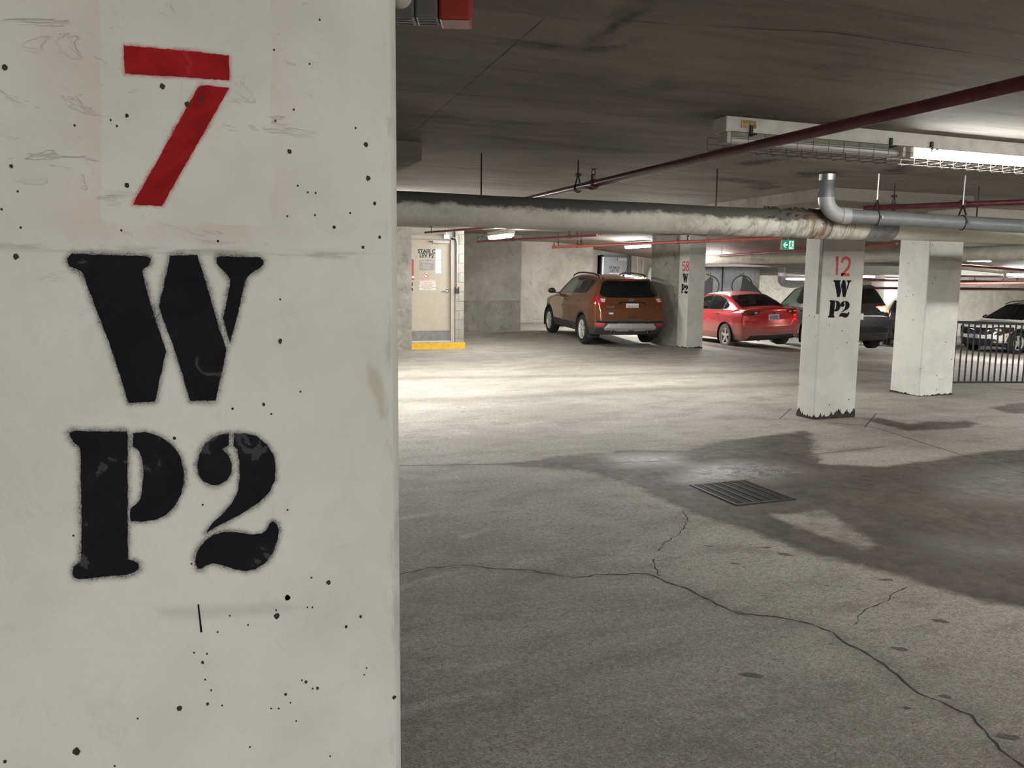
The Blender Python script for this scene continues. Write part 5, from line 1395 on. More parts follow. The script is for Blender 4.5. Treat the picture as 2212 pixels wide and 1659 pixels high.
def make_wheel(parent, x, y, r, w, side, rim_r, spokes, tyre, rim_m, style):
    """tyre with a child rim; side +1 = left"""
    t = MB().lathe([(rim_r*0.98, -w/2), (r*0.93, -w/2), (r*0.985, -w*0.40), (r, -w*0.25), (r, w*0.25), (r*0.985, w*0.40), (r*0.93, w/2), (rim_r*1.04, w/2), (rim_r*0.98, w*0.42)],
                   (0, 0, 0), (0, side, 0), 36, False).build('wheel', tyre, parent, smooth=True, world_co=False)
    t.location = (x, y, r)
    q = MB()
    n = 36
    prof = [(rim_r*0.99, w*0.46), (rim_r*0.90, w*0.44), (rim_r*0.86, w*0.25)]
    for k in range(n):
        pass
    vs_, fs = [], []
    for rr, h in prof:
        for k in range(n):
            a = 2*math.pi*k/n
            vs_.append((rr*math.cos(a), side*h, rr*math.sin(a)))
    for i in range(len(prof)-1):
        for k in range(n):
            fs.append((i*n+k, i*n+(k+1) % n, (i+1)*n+(k+1) % n, (i+1)*n+k))
    q.add(vs_, fs)
    for k in range(spokes):
        a0 = 2*math.pi*k/spokes+0.3
        pairs = ((-0.16, 0.05), (0.16, -0.05)) if style == 'split' else ((0.0, 0.0),)
        for outer, inner in pairs:
            a_o, a_i = a0+outer, a0-inner
            wd = 0.036 if style == 'split' else 0.062
            ro, ri = rim_r*0.90, rim_r*0.16
            po = np.array((ro*math.cos(a_o), ro*math.sin(a_o))); pi_ = np.array((ri*math.cos(a_i), ri*math.sin(a_i)))
            d = unit(po-pi_); nn = np.array((-d[1], d[0]))
            wi = wd*1.15
            q.prism([tuple(pi_+nn*wi/2), tuple(po+nn*wd/2), tuple(po-nn*wd/2), tuple(pi_-nn*wi/2)], lambda a, b, dd: (a, side*dd, b), w*0.28, w*0.40)
    q.lathe([(rim_r*0.24, w*0.20), (rim_r*0.24, w*0.40), (rim_r*0.10, w*0.44)], (0, 0, 0), (0, side, 0), 18)
    q.build('rim', rim_m, t, smooth=True, world_co=False)
    MB().lathe([(rim_r*0.80, w*0.08), (rim_r*0.80, w*0.12)], (0, 0, 0), (0, side, 0), 24).build('brake_disc', M['under'], t, world_co=False)
    return t

def build_car(S, label, loc, rz, group=None):
    t = thing('car', label, 'car', loc, rz, group)
    co, Q = body_mesh(S)
    C_ = co[Q].mean(1)
    d1 = co[Q[:, 2]]-co[Q[:, 0]]; d2 = co[Q[:, 3]]-co[Q[:, 1]]
    N = np.cross(d1, d2); N /= np.linalg.norm(N, axis=1)[:, None]+1e-12
    x, y, z = C_.T
    ay = np.abs(y)
    cls = np.full(len(Q), -1)
    names = []
    alive = np.ones(len(Q), bool)
    for wx in S['wheels']:
        alive &= ~((ay > 0.45) & (np.hypot(x-wx, z-S['r']) < S['arch']))
    P_ = {'side': (x, z, np.abs(N[:, 1]) > 0.30), 'rear': (y, z, (N[:, 0] < -0.20)), 'front': (y, z, N[:, 0] > 0.25), 'top': (x, y, N[:, 2] > 0.25), 'any': (x, z, np.ones(len(x), bool))}
    for ci, (nm, proj, polys, m, opt) in enumerate(S['classes']):
        a, b, ok = P_[proj]
        sel = np.zeros(len(Q), bool)
        for pl in polys:
            if pl == 'all': sel |= True
            elif 'band' in opt:
                sel |= np.abs(poly_sdf(a, b, pl)) < opt['band']
            else: sel |= poly_sdf(a, b, pl) > 0
        sel &= ok
        if 'zmax' in opt: sel &= z < opt['zmax']
        if 'zmin' in opt: sel &= z > opt['zmin']
        if 'xmax' in opt: sel &= x < opt['xmax']
        if 'xmin' in opt: sel &= x > opt['xmin']
        if 'ymin' in opt: sel &= ay > opt['ymin']
        if 'arch' in opt:
            sel &= np.minimum(*[np.hypot(x-wx, z-S['r']) for wx in S['wheels']]) < S['arch']+opt['arch']
        cls[sel] = ci
        names.append((nm, m, opt))
    # press the classified panels in or out a little so they read as separate pieces
    off = np.zeros(len(co)); cnt = np.zeros(len(co))
    amt = np.array([o.get('push', 0.0) for _, _, o in names]+[0.0])
    fa = amt[cls]
    vn = np.zeros_like(co)
    for k in range(4):
        np.add.at(vn, Q[:, k], N); np.add.at(off, Q[:, k], fa); np.add.at(cnt, Q[:, k], 1)
    vn /= np.linalg.norm(vn, axis=1)[:, None]+1e-12
    co = co + vn*(off/np.maximum(cnt, 1))[:, None]
    body = sub_mesh('body', co, Q[alive & (cls == -1)], S['paint'], t)
    for ci, (nm, m, opt) in enumerate(names):
        sel = alive & (cls == ci)
        if not sel.any(): continue
        if opt.get('split'):
            for s in (1, -1):
                ss_ = sel & (np.sign(y) == s)
                if ss_.any(): sub_mesh(nm, co, Q[ss_], m, t)
        else:
            sub_mesh(nm, co, Q[sel], m, t)
    # wheels, arch liners, underbody
    r, w = S['r'], 0.225
    for wx in S['wheels']:
        for s in (1, -1):
            make_wheel(t, wx, s*(S['track']/2), r, w, s, S['rim'], S['spokes'], S['tyre'], S['rim_m'], S['spoke_style'])
            n = 20; q = MB(); vs_, fs = [], []
            for yy in (S['track']/2+0.13, S['track']/2-0.22):
                for k in range(n+1):
                    a = math.pi*(-0.12+1.24*k/n)
                    vs_.append((wx+(S['arch']+0.004)*math.cos(a), s*yy, r+(S['arch']+0.004)*math.sin(a)))
            for k in range(n): fs.append((k, k+1, n+2+k, n+1+k))
            fs.append(tuple(n+1+k for k in range(n+1)))
            q.add(vs_, fs).build('arch_liner', M['under'], t, world_co=False, smooth=False)
    fl = MB().box(0.45, S['L']-0.5, -0.60, 0.60, S['zb']-0.02, S['zb']+0.14)
    for wx in S['wheels']: fl.box(wx-0.05, wx+0.05, -S['track']/2+0.05, S['track']/2-0.05, r-0.05, r+0.05)
    fl.build('underbody', M['under'], t, world_co=False)
    # seats
    zs = S['seat_z']
    for sy in (0.36, -0.36):
        q = MB()
        q.box(S['seat_x'][1]-0.05, S['seat_x'][1]+0.42, sy-0.24, sy+0.24, zs-0.22, zs-0.05)
        q.add([(S['seat_x'][1]-0.28+a*0.26, sy+s_*0.23*(1-0.15*a), zs-0.1+0.62*a+0.0) for a in (0, 1) for s_ in (-1, 1)]+[(S['seat_x'][1]-0.12+a*-0.0-0.26*a*0, sy+s_*0.23*(1-0.15*a), zs-0.1+0.62*a) for a in (0, 1) for s_ in (-1, 1)],
              [(0, 1, 3, 2), (4, 6, 7, 5), (0, 2, 6, 4), (1, 5, 7, 3), (2, 3, 7, 6), (0, 4, 5, 1)])
        q.box(S['seat_x'][1]-0.16, S['seat_x'][1]-0.06, sy-0.12, sy+0.12, zs+0.54, zs+0.72)
        q.build('seat', M['seat'], t, bevel=0.02, world_co=False)
    q = MB()
    q.box(S['seat_x'][0]-0.10, S['seat_x'][0]+0.40, -0.62, 0.62, zs-0.22, zs-0.05)
    q.box(S['seat_x'][0]-0.22, S['seat_x'][0]-0.08, -0.60, 0.60, zs-0.2, zs+0.46)
    for sy in (0.36, -0.36): q.box(S['seat_x'][0]-0.20, S['seat_x'][0]-0.12, sy-0.12, sy+0.12, zs+0.44, zs+0.60)
    q.build('rear_seat', M['seat'], t, bevel=0.02, world_co=False)
    for s in (1, -1):
        mx, my, mz = S['mirror']
        q = MB()
        nn_, vs_, fs = 12, [], []
        for i in range(7):
            ph = math.pi*i/6
            for k in range(nn_):
                th = 2*math.pi*k/nn_
                ca, sa = math.cos(th), math.sin(th)
                vs_.append((mx+0.055*math.sin(ph)*ca*(1.25 if ca > 0 else 0.75), s*(my+0.105-0.115*math.cos(ph)), mz+0.072*math.sin(ph)*sa+0.012*math.sin(ph)))
        for i in range(6):
            for k in range(nn_): fs.append((i*nn_+k, i*nn_+(k+1) % nn_, (i+1)*nn_+(k+1) % nn_, (i+1)*nn_+k))
        q.add(vs_, fs)
        q.box(mx-0.03, mx+0.03, min(s*(my-0.12), s*(my+0.04)), max(s*(my-0.12), s*(my+0.04)), mz-0.06, mz-0.03)
        q.build('wing_mirror', S['mirror_m'], t, world_co=False, smooth=True)
    return t

def surf(S, x=None, y=0.0, z=None, side=None, end='rear'):
    """x of the rear or front skin at (y, z), or y of the flank at (x, z)"""
    F = body_F(S)
    if side:
        lo_, hi = 0.2, 1.3
        for _ in range(30):
            m_ = (lo_+hi)/2
            if F(np.array([[x, m_, z]]))[0] < 0: lo_ = m_
            else: hi = m_
        return side*lo_
    lo_, hi = (1.0, -0.5) if end == 'rear' else (S['L']-1.0, S['L']+0.5)
    for _ in range(30):
        m_ = (lo_+hi)/2
        if F(np.array([[m_, y, z]]))[0] < 0: lo_ = m_
        else: hi = m_
    return lo_

def plate(t, S, y, z, w, h, m, text=None, ink=None, end='rear', push=0.012, size=0.115):
    xx = surf(S, y=y, z=z, end=end)
    sg = -1 if end == 'rear' else 1
    xa, xb = xx+sg*push, xx+sg*(push-0.02)
    p = MB().box(min(xa, xb), max(xa, xb), y-w/2, y+w/2, z-h/2, z+h/2).build('licence_plate', m, t, bevel=0.003, world_co=False)
    if text:
        l = lettering('plate_text', text, size, (xa+sg*0.0015, y, z-size*0.36), (0, 1 if sg > 0 else -1, 0), (0, 0, 1), ink, None, xs=0.72)
        l.parent = p
    return p
def handle(t, S, x, z, m, w=0.17):
    for s in (1, -1):
        yy = surf(S, x=x, z=z, side=1)+0.008
        MB().tube([(x-w/2, s*(yy-0.012), z), (x-w/2+0.03, s*(yy+0.022), z+0.002), (x+w/2-0.03, s*(yy+0.022), z+0.006), (x+w/2, s*(yy-0.012), z+0.008)], 0.013, 8).build('door_handle', m, t, smooth=True, world_co=False)
def oval_badge(t, S, y, z, a, b, m, rim, end='rear', text=None):
    xx = surf(S, y=y, z=z, end=end); sg = -1 if end == 'rear' else 1
    E_ = [(a*math.cos(2*math.pi*k/24), b*math.sin(2*math.pi*k/24)) for k in range(24)]
    o = MB().prism(E_, lambda u, v, d: (xx+sg*(0.004+d), y+u, z+v), 0.0, 0.010).build('emblem', m, t, world_co=False)
    pts = [(xx+sg*0.015, y+u, z+v) for u, v in E_]+[(xx+sg*0.015, y+a, z)]
    MB().tube(pts, 0.005, 6, caps=False).build('emblem_rim', rim, o, world_co=False)
    if text:
        l = lettering('emblem_text', text, b*1.25, (xx+sg*0.016, y, z-b*0.42), (0, 1 if sg > 0 else -1, 0), (0, 0, 1), rim, None)
        l.parent = o
    return o

def mir(poly):
    return [poly, [(-a, b) for a, b in poly][::-1]]

# ---- brown compact SUV
SUV = dict(L=4.52, step=0.0125, k=0.05, kc=0.06, cr=0.16, cf=0.22, zb=0.27,
  plan=[(0, .83), (.15, .895), (.5, .92), (3.4, .92), (3.9, .90), (4.2, .82), (4.4, .70), (4.52, .58)],
  sec=[(.2, .93), (.45, .982), (.8, 1.0), (1.0, .985), (1.15, .945), (1.3, .90)],
  deck=[(0, 1.10), (.3, 1.15), (3.2, 1.12), (3.6, 1.07), (4.0, 1.0), (4.25, .90), (4.42, .76), (4.6, .5)],
  rear=[(.2, .16), (.36, .06), (.45, .0), (.60, .005), (.72, .045), (.80, .050), (.86, .035), (.98, .06), (1.1, .10), (1.3, .22)],
  front=[(.2, 4.28), (.5, 4.42), (.8, 4.38), (1.0, 4.2), (1.2, 4.0)],
  cabw=[(.9, .90), (1.1, .875), (1.3, .79), (1.55, .675), (1.66, .60)], cabp=[(0, .90), (.4, .97), (1.5, 1), (2.4, 1), (3.3, .93)],
  roof=[(-.12, .3), (-.02, .9), (.10, 1.10), (.42, 1.53), (.50, 1.60), (1.2, 1.655), (2.0, 1.65), (2.45, 1.585), (3.42, 1.08), (3.62, .8), (3.8, .3)],
  spine=(.75, 3.7), spz=(.6, .8), wheels=(.96, 3.65), r=.345, arch=.405, track=1.58, rim=.235, spokes=5, spoke_style='split', tyre=M['tyre'], rim_m=M['alu'],
  seat_x=(1.35, 2.35), seat_z=.86, mirror=(2.98, .93, 1.17), paint=M['paint_copper'], mirror_m=M['black_plastic'])
gl_side = [(.66, 1.46), (.93, 1.215), (1.3, 1.185), (3.10, 1.115), (2.90, 1.27), (2.48, 1.515), (2.1, 1.565), (1.4, 1.57), (.75, 1.53)]
tl = [(.60, 1.135), (.76, 1.145), (1.0, 1.155), (1.0, .985), (.78, .955), (.70, .955)]
SUV['classes'] = [
  ('rear_door', 'side', [[(1.02, 1.0), (1.08, 1.12), (1.85, 1.10), (1.82, .45), (1.35, .45), (1.22, .75)]], M['paint_copper'], {'split': 1}),
  ('front_door', 'side', [[(1.86, 1.10), (3.02, 1.06), (3.0, .8), (2.92, .45), (1.83, .45)]], M['paint_copper'], {'split': 1}),
  ('bonnet', 'top', [[(3.45, -.72), (4.4, -.66), (4.4, .66), (3.45, .72)]], M['paint_copper'], {'zmax': 1.12}),
  ('tailgate', 'rear', [[(-.70, 1.13), (-.76, .93), (-.70, .66), (.70, .66), (.76, .93), (.70, 1.13)]], M['paint_copper'], {}),
  ('cladding', 'any', ['all'], M['dark_trim'], {'zmax': .47}),
  ('cladding', 'side', ['all'], M['dark_trim'], {'arch': .055, 'ymin': .5}),
  ('bumper', 'rear', [[(-1, .635), (1, .635), (1, .2), (-1, .2)], ], M['dark_trim'], {}),
  ('reflector', 'rear', mir([(.62, .55), (.86, .555), (.86, .485), (.66, .475)]), M['reflector'], {'split': 1, 'push': .004}),
  ('skid_plate', 'rear', [[(-.56, .55), (.56, .55), (.66, .44), (.62, .385), (.42, .40), (.36, .37), (-.36, .37), (-.42, .40), (-.62, .385), (-.66, .44)]], M['silver_plastic'], {'push': .012}),
  ('rear_window', 'rear', [[(-.60, 1.515), (.60, 1.515), (.735, 1.24), (.70, 1.185), (.55, 1.15), (-.55, 1.15), (-.70, 1.185), (-.735, 1.24)]], M['glass_dark'], {'zmin': 1.13, 'push': -.004}),
  ('window_trim', 'side', [gl_side], M['chrome'], {'band': .008, 'split': 1, 'zmax': 1.24}),
  ('window_pillar', 'side', [gl_side], M['roof_black'], {'split': 1}),
  ('quarter_window', 'side', [[(.70, 1.445), (.95, 1.235), (1.07, 1.225), (1.02, 1.54), (.78, 1.51)]], M['glass_dark'], {'split': 1}),
  ('rear_door_window', 'side', [[(1.13, 1.215), (1.80, 1.185), (1.78, 1.545), (1.4, 1.555), (1.07, 1.54)]], M['glass_dark'], {'split': 1}),
  ('front_door_window', 'side', [[(1.92, 1.18), (2.97, 1.14), (2.85, 1.27), (2.46, 1.50), (2.1, 1.545), (1.90, 1.548)]], M['glass_mid'], {'split': 1}),
  ('windscreen', 'top', [[(2.50, -.60), (3.36, -.72), (3.36, .72), (2.50, .60)]], M['glass_mid'], {'zmin': 1.12}),
  ('tail_light', 'rear', mir(tl), M['lens_red'], {'split': 1, 'push': .006}),
  ('tail_light', 'side', [[(-.1, 1.15), (.50, 1.175), (.36, 1.10), (.18, .985), (-.1, .96)]], M['lens_red'], {'split': 1, 'push': .006, 'xmax': .55}),
  ('reverse_light', 'rear', mir([(.625, 1.12), (.74, 1.13), (.755, 1.05), (.665, 1.04)]), M['lens_clear'], {'split': 1, 'push': .007}),
  ('reverse_light', 'side', [[(.05, 1.14), (.18, 1.14), (.13, 1.06), (.05, 1.05)]], M['lens_clear'], {'split': 1, 'push': .007, 'ymin': .8}),
]
def park(S, label, rl, bearing, sc, roll, pitch, z, group=None):
    """put a car so that its left rear tyre stands on rl, heading along a compass bearing, scaled to sc"""
    f = np.array((math.sin(bearing), math.cos(bearing))); a = np.array((math.cos(bearing), -math.sin(bearing)))
    p = np.array(rl) + a*0.79*sc - f*S['wheels'][0]*sc
    t = build_car(S, label, (p[0], p[1], z), math.pi/2-bearing, group)
    t.scale = (sc, sc, sc)
    t.rotation_euler = (roll, pitch, math.pi/2-bearing)
    return t
suv = park(SUV, 'brown compact SUV parked at the back left wall, rear towards the viewer', (8.04, 16.85), math.radians(5.8), 0.94, 0, -0.030, 0.02)
plate(suv, SUV, 0.0, .945, .305, .152, M['plate'], 'CRLN-312', M['ink_blue'], push=.016, size=.085)
# moulding over the plate, emblem, badges, wiper, handle slot
xx = lambda y, z: surf(SUV, y=y, z=z)
m = MB().tube([(xx(y, z)-0.014, y, z) for y, z in ((-.36, .985), (-.27, 1.045), (0, 1.05), (.27, 1.045), (.36, .985))], 0.012, 6)
m.build('plate_moulding', M['black_plastic'], suv, world_co=False)
oval_badge(suv, SUV, 0.0, 1.095, .072, .029, M['ink_blue'], M['chrome'], text='Ford')
oval_badge(suv, SUV, .54, .795, .070, .028, M['white_sign'], M['ink_blue'])
for (txt, y, z, sz) in (('ESCAPE', .545, .925, .052), ('SE', -.60, .905, .045)):
    l = lettering('badge_text', txt, sz, (xx(y, z)-0.010, y, z), (0, -1, 0), (0, 0, 1), M['chrome'], None, thick=.003, xs=1.15); l.parent = suv
MB().box(xx(0, .71)-0.008, xx(0, .71)+.004, -.11, .11, .69, .715).build('handle_slot', M['black_plastic'], suv, world_co=False)
MB().tube([(xx(-.02, 1.20)-0.015, -.02, 1.185), (xx(-.35, 1.20)-.018, -.36, 1.195)], .010, 6).build('rear_wiper', M['black_plastic'], suv, world_co=False)
for s in (1, -1):
    MB().lathe([(.040, -.10), (.048, .06), (.040, .062), (.036, -.05)], (.10, s*.46, .355), (-1, 0, -.10), 18).build('exhaust_tip', M['chrome'], suv, smooth=True, world_co=False)
    m = MB().box(1.33, 1.35, min(s*.62, s*.88), max(s*.62, s*.88), .16, .44); 
    MB().box(.50, .515, min(s*.66, s*.90), max(s*.66, s*.90), .17, .46).build('mud_flap', M['black_plastic'], suv, bevel=.004, world_co=False)
    rl = [(.62, s*.60, 1.575), (.72, s*.60, 1.635), (.95, s*.605, 1.675), (1.6, s*.61, 1.690), (2.1, s*.61, 1.675), (2.42, s*.61, 1.615), (2.5, s*.61, 1.57)]
    MB().tube(rl, [.012, .018, .020, .020, .020, .018, .012], 8).build('roof_rail', M['black_plastic'], suv, smooth=True, world_co=False)
MB().prism([(.30, 1.535), (.34, 1.575), (.62, 1.625), (.62, 1.55), (.42, 1.52)], lambda a, b, d: (a, d, b), -.56, .56).build('spoiler', M['paint_copper'], suv, bevel=.012, world_co=False)
MB().box(.292, .30, -.16, .16, 1.538, 1.556).build('high_brake_light', M['lens_red'], suv, world_co=False)
MB().tube([(.72, -.05, 1.63), (.50, -.05, 1.86)], .006, 6).lathe([(.035, 0), (.028, .03), (.008, .05)], (.72, -.05, 1.62), (0, 0, 1), 12).build('aerial', M['black_plastic'], suv, world_co=False)
handle(suv, SUV, 1.28, 1.02, M['paint_copper']); handle(suv, SUV, 2.22, .99, M['paint_copper'])
MB().box(.02, .06, -.06, .06, .375, .43).build('tow_hitch', M['dark_trim'], suv, world_co=False)

# ---- red sedan
SED = dict(L=4.58, step=0.0135, k=0.06, kc=0.06, cr=0.20, cf=0.24, zb=0.22,
  plan=[(0, .76), (.15, .84), (.6, .885), (2, .8975), (3.6, .89), (4.2, .83), (4.58, .66)],
  sec=[(.18, .92), (.40, .98), (.70, 1.0), (.85, .985), (1.0, .93), (1.15, .85)],
  deck=[(-.05, 1.05), (.12, 1.075), (.5, 1.06), (.9, 1.0), (3.2, .98), (3.5, .95), (4.2, .79), (4.5, .62), (4.7, .4)],
  rear=[(.18, .20), (.28, .08), (.45, .015), (.58, .0), (.76, .035), (.88, .04), (.98, .02), (1.04, .02), (1.15, .10)],
  front=[(.18, 4.44), (.5, 4.58), (.7, 4.52), (.9, 4.2)],
  cabw=[(.8, .85), (1.0, .82), (1.2, .71), (1.38, .60), (1.46, .53)], cabp=[(.3, .80), (.8, .90), (1.3, .96), (2.0, 1), (3.2, .97)],
  roof=[(.05, .3), (.25, .85), (.50, 1.05), (.9, 1.225), (1.30, 1.375), (1.65, 1.435), (2.15, 1.455), (2.55, 1.425), (3.45, .97), (3.65, .75), (3.8, .3)],
  spine=(.8, 3.8), spz=(.5, .65), wheels=(.98, 3.68), r=.322, arch=.368, track=1.56, rim=.215, spokes=5, spoke_style='single', tyre=M['tyre_dusty'], rim_m=M['alu'],
  seat_x=(1.45, 2.35), seat_z=.66, mirror=(2.95, .88, 1.0), paint=M['paint_red'], mirror_m=M['paint_red'])
g3 = [(.98, 1.055), (1.12, 1.015), (3.05, .955), (2.98, 1.05), (2.62, 1.285), (2.2, 1.375), (1.75, 1.36), (1.35, 1.275), (1.05, 1.14)]
t3 = [(.36, .99), (.60, 1.0), (.95, .985), (.95, .90), (.62, .875), (.42, .915)]
SED['classes'] = [
  ('rear_door', 'side', [[(1.20, .95), (1.95, .95), (1.95, .38), (1.38, .38), (1.28, .72)]], M['paint_red'], {'split': 1}),
  ('front_door', 'side', [[(1.97, .95), (3.05, .95), (3.02, .38), (1.97, .38)]], M['paint_red'], {'split': 1}),
  ('boot_lid', 'rear', [[(-.62, 1.06), (-.62, .72), (-.50, .60), (.50, .60), (.62, .72), (.62, 1.06)]], M['paint_red'], {'push': -.004}),
  ('bonnet', 'top', [[(3.5, -.70), (4.45, -.6), (4.45, .6), (3.5, .70)]], M['paint_red'], {'zmax': 1.0}),
  ('diffuser', 'rear', [[(-.62, .36), (.62, .36), (.75, .2), (-.75, .2)]], M['dark_trim'], {}),
  ('window_trim', 'side', [g3], M['chrome'], {'band': .014, 'split': 1}),
  ('window_pillar', 'side', [g3], M['roof_black'], {'split': 1}),
  ('quarter_window', 'side', [[(1.04, 1.07), (1.14, 1.035), (1.25, 1.03), (1.24, 1.215), (1.06, 1.12)]], M['glass_dark'], {'split': 1}),
  ('rear_door_window', 'side', [[(1.30, 1.025), (1.98, 1.005), (1.96, 1.355), (1.75, 1.345), (1.36, 1.26), (1.29, 1.23)]], M['glass_dark'], {'split': 1}),
  ('front_door_window', 'side', [[(2.08, 1.0), (2.97, .98), (2.60, 1.268), (2.2, 1.358), (2.06, 1.358)]], M['glass_mid'], {'split': 1}),
  ('windscreen', 'top', [[(2.62, -.52), (3.40, -.66), (3.40, .66), (2.62, .52)]], M['glass_mid'], {'zmin': .99}),
  ('rear_window', 'top', [[(.60, -.60), (.60, .60), (1.0, .58), (1.36, .49), (1.36, -.49), (1.0, -.58)]], M['glass_rear'], {'zmin': 1.075}),
  ('tail_light', 'rear', mir(t3), M['lens_dark'], {'split': 1, 'push': .006}),
  ('tail_light', 'side', [[(-.1, 1.0), (.34, 1.0), (.20, .91), (-.1, .88)]], M['lens_dark'], {'split': 1, 'push': .006, 'xmax': .42}),
  ('red_lens', 'rear', mir([(.60, .985), (.95, .975), (.95, .90), (.62, .89)]), M['lens_red'], {'split': 1, 'push': .008}),
  ('reverse_light', 'rear', mir([(.45, .965), (.52, .97), (.53, .925), (.47, .92)]), M['lens_clear'], {'split': 1, 'push': .008}),
]
sed = park(SED, 'dusty red sedan parked right of column 58, rear towards the viewer', (12.36, 17.50), math.radians(6.0), 0.95, -0.045, 0, -0.155)
plate(sed, SED, 0.0, .815, .30, .15, M['plate'], None, None, push=.014)
pl_ = plate(sed, SED, 0.0, .812, .25, .105, M['plate_grey'], None, None, push=.017)
x3 = lambda y, z: surf(SED, y=y, z=z)
E_ = MB()
ring = [(x3(0, .93)-.010, .052*math.cos(2*math.pi*k/24), .932+.042*math.sin(2*math.pi*k/24)) for k in range(25)]
E_.tube(ring, .006, 6, caps=False)
E_.tube([(x3(0, .93)-.010, a, .932+b) for a, b in ((.050, .010), (.030, .020), (.014, -.012), (0, -.020), (-.014, -.012), (-.030, .020), (-.050, .010))], .005, 6)
E_.build('emblem', M['chrome'], sed, world_co=False)
for (txt, y, z) in (('mazda3', .50, .845), ('GX', -.55, .835)):
    l = lettering('badge_text', txt, .048, (x3(y, z)-0.008, y, z), (0, -1, 0), (0, 0, 1), M['chrome'], None, thick=.003, xs=1.2); l.parent = sed
MB().tube([(x3(.16, .90)-.012, .36, .905), (x3(.16, .90)-.014, .17, .915)], .008, 6).build('chrome_strip', M['chrome'], sed, world_co=False)
handle(sed, SED, 1.42, .885, M['chrome']); handle(sed, SED, 2.25, .87, M['chrome'])
MB().tube([(.06, y, .47) for y in (-.55, -.2, .2, .55)], .006, 5).build('bumper_crease', M['paint_red'], sed, world_co=False)
MB().lathe([(.03, -.10), (.035, .03)], (.12, .40, .25), (-1, 0, -.1), 14).build('exhaust_tip', M['dark_trim'], sed, smooth=True, world_co=False)

# ---- dark grey SUV, half behind column 12, brake lights lit
DSV = dict(SUV); DSV.update(step=0.022, paint=M['paint_grey'], mirror_m=M['black_plastic'], tyre=M['tyre'], L=4.55)
DSV['classes'] = [
  ('rear_door', 'side', [[(1.02, 1.0), (1.08, 1.12), (1.85, 1.10), (1.82, .45), (1.35, .45), (1.22, .75)]], M['paint_grey'], {'split': 1}),
  ('front_door', 'side', [[(1.86, 1.10), (3.02, 1.06), (3.0, .8), (2.92, .45), (1.83, .45)]], M['paint_grey'], {'split': 1}),
  ('tailgate', 'rear', [[(-.70, 1.13), (-.76, .93), (-.70, .60), (.70, .60), (.76, .93), (.70, 1.13)]], M['paint_grey'], {}),
  ('cladding', 'any', ['all'], M['dark_trim'], {'zmax': .42}),
  ('cladding', 'side', ['all'], M['dark_trim'], {'arch': .06, 'ymin': .5}),
  ('rear_window', 'rear', [[(-.60, 1.515), (.60, 1.515), (.735, 1.24), (.70, 1.185), (-.70, 1.185), (-.735, 1.24)]], M['glass_dark'], {'zmin': 1.13}),
  ('window_pillar', 'side', [gl_side], M['roof_black'], {'split': 1}),
  ('quarter_window', 'side', [[(.70, 1.445), (.95, 1.235), (1.07, 1.225), (1.02, 1.54), (.78, 1.51)]], M['glass_dark'], {'split': 1}),
  ('rear_door_window', 'side', [[(1.13, 1.215), (1.80, 1.185), (1.78, 1.545), (1.4, 1.555), (1.07, 1.54)]], M['glass_dark'], {'split': 1}),
  ('front_door_window', 'side', [[(1.88, 1.18), (3.0, 1.14), (2.85, 1.27), (2.46, 1.50), (2.1, 1.545), (1.86, 1.548)]], M['glass_mid'], {'split': 1}),
  ('windscreen', 'top', [[(2.50, -.60), (3.36, -.72), (3.36, .72), (2.50, .60)]], M['glass_mid'], {'zmin': 1.12}),
  ('tail_light', 'rear', mir([(.50, 1.10), (1.0, 1.12), (1.0, .95), (.70, .95)]), M['brake'], {'split': 1, 'push': .006}),
  ('tail_light', 'side', [[(-.1, 1.12), (.30, 1.13), (.16, .96), (-.1, .95)]], M['brake'], {'split': 1, 'push': .006, 'xmax': .36}),
  ('lamp_core', 'rear', mir([(.56, 1.07), (.74, 1.07), (.72, .98), (.62, .98)]), M['brake_hot'], {'split': 1, 'push': .008}),
]
dsv = park(DSV, 'dark grey SUV behind column 12 with brake and reversing lights lit', (14.50, 17.0), math.radians(20.0), 1.01, -0.05, 0, -0.235)
plate(dsv, DSV, 0.0, .88, .305, .152, M['plate'], None, None, push=.016)
oval_badge(dsv, DSV, 0.0, 1.03, .055, .036, M['black_plastic'], M['chrome'])
MB().prism([(.30, 1.535), (.34, 1.575), (.62, 1.625), (.62, 1.55), (.42, 1.52)], lambda a, b, d: (a, d, b), -.60, .60).build('spoiler', M['paint_grey'], dsv, bevel=.012, world_co=False)
MB().box(.285, .302, -.22, .22, 1.530, 1.560).build('high_brake_light', M['brake'], dsv, world_co=False)
handle(dsv, DSV, 1.28, 1.02, M['paint_grey']); handle(dsv, DSV, 2.22, .99, M['paint_grey'])

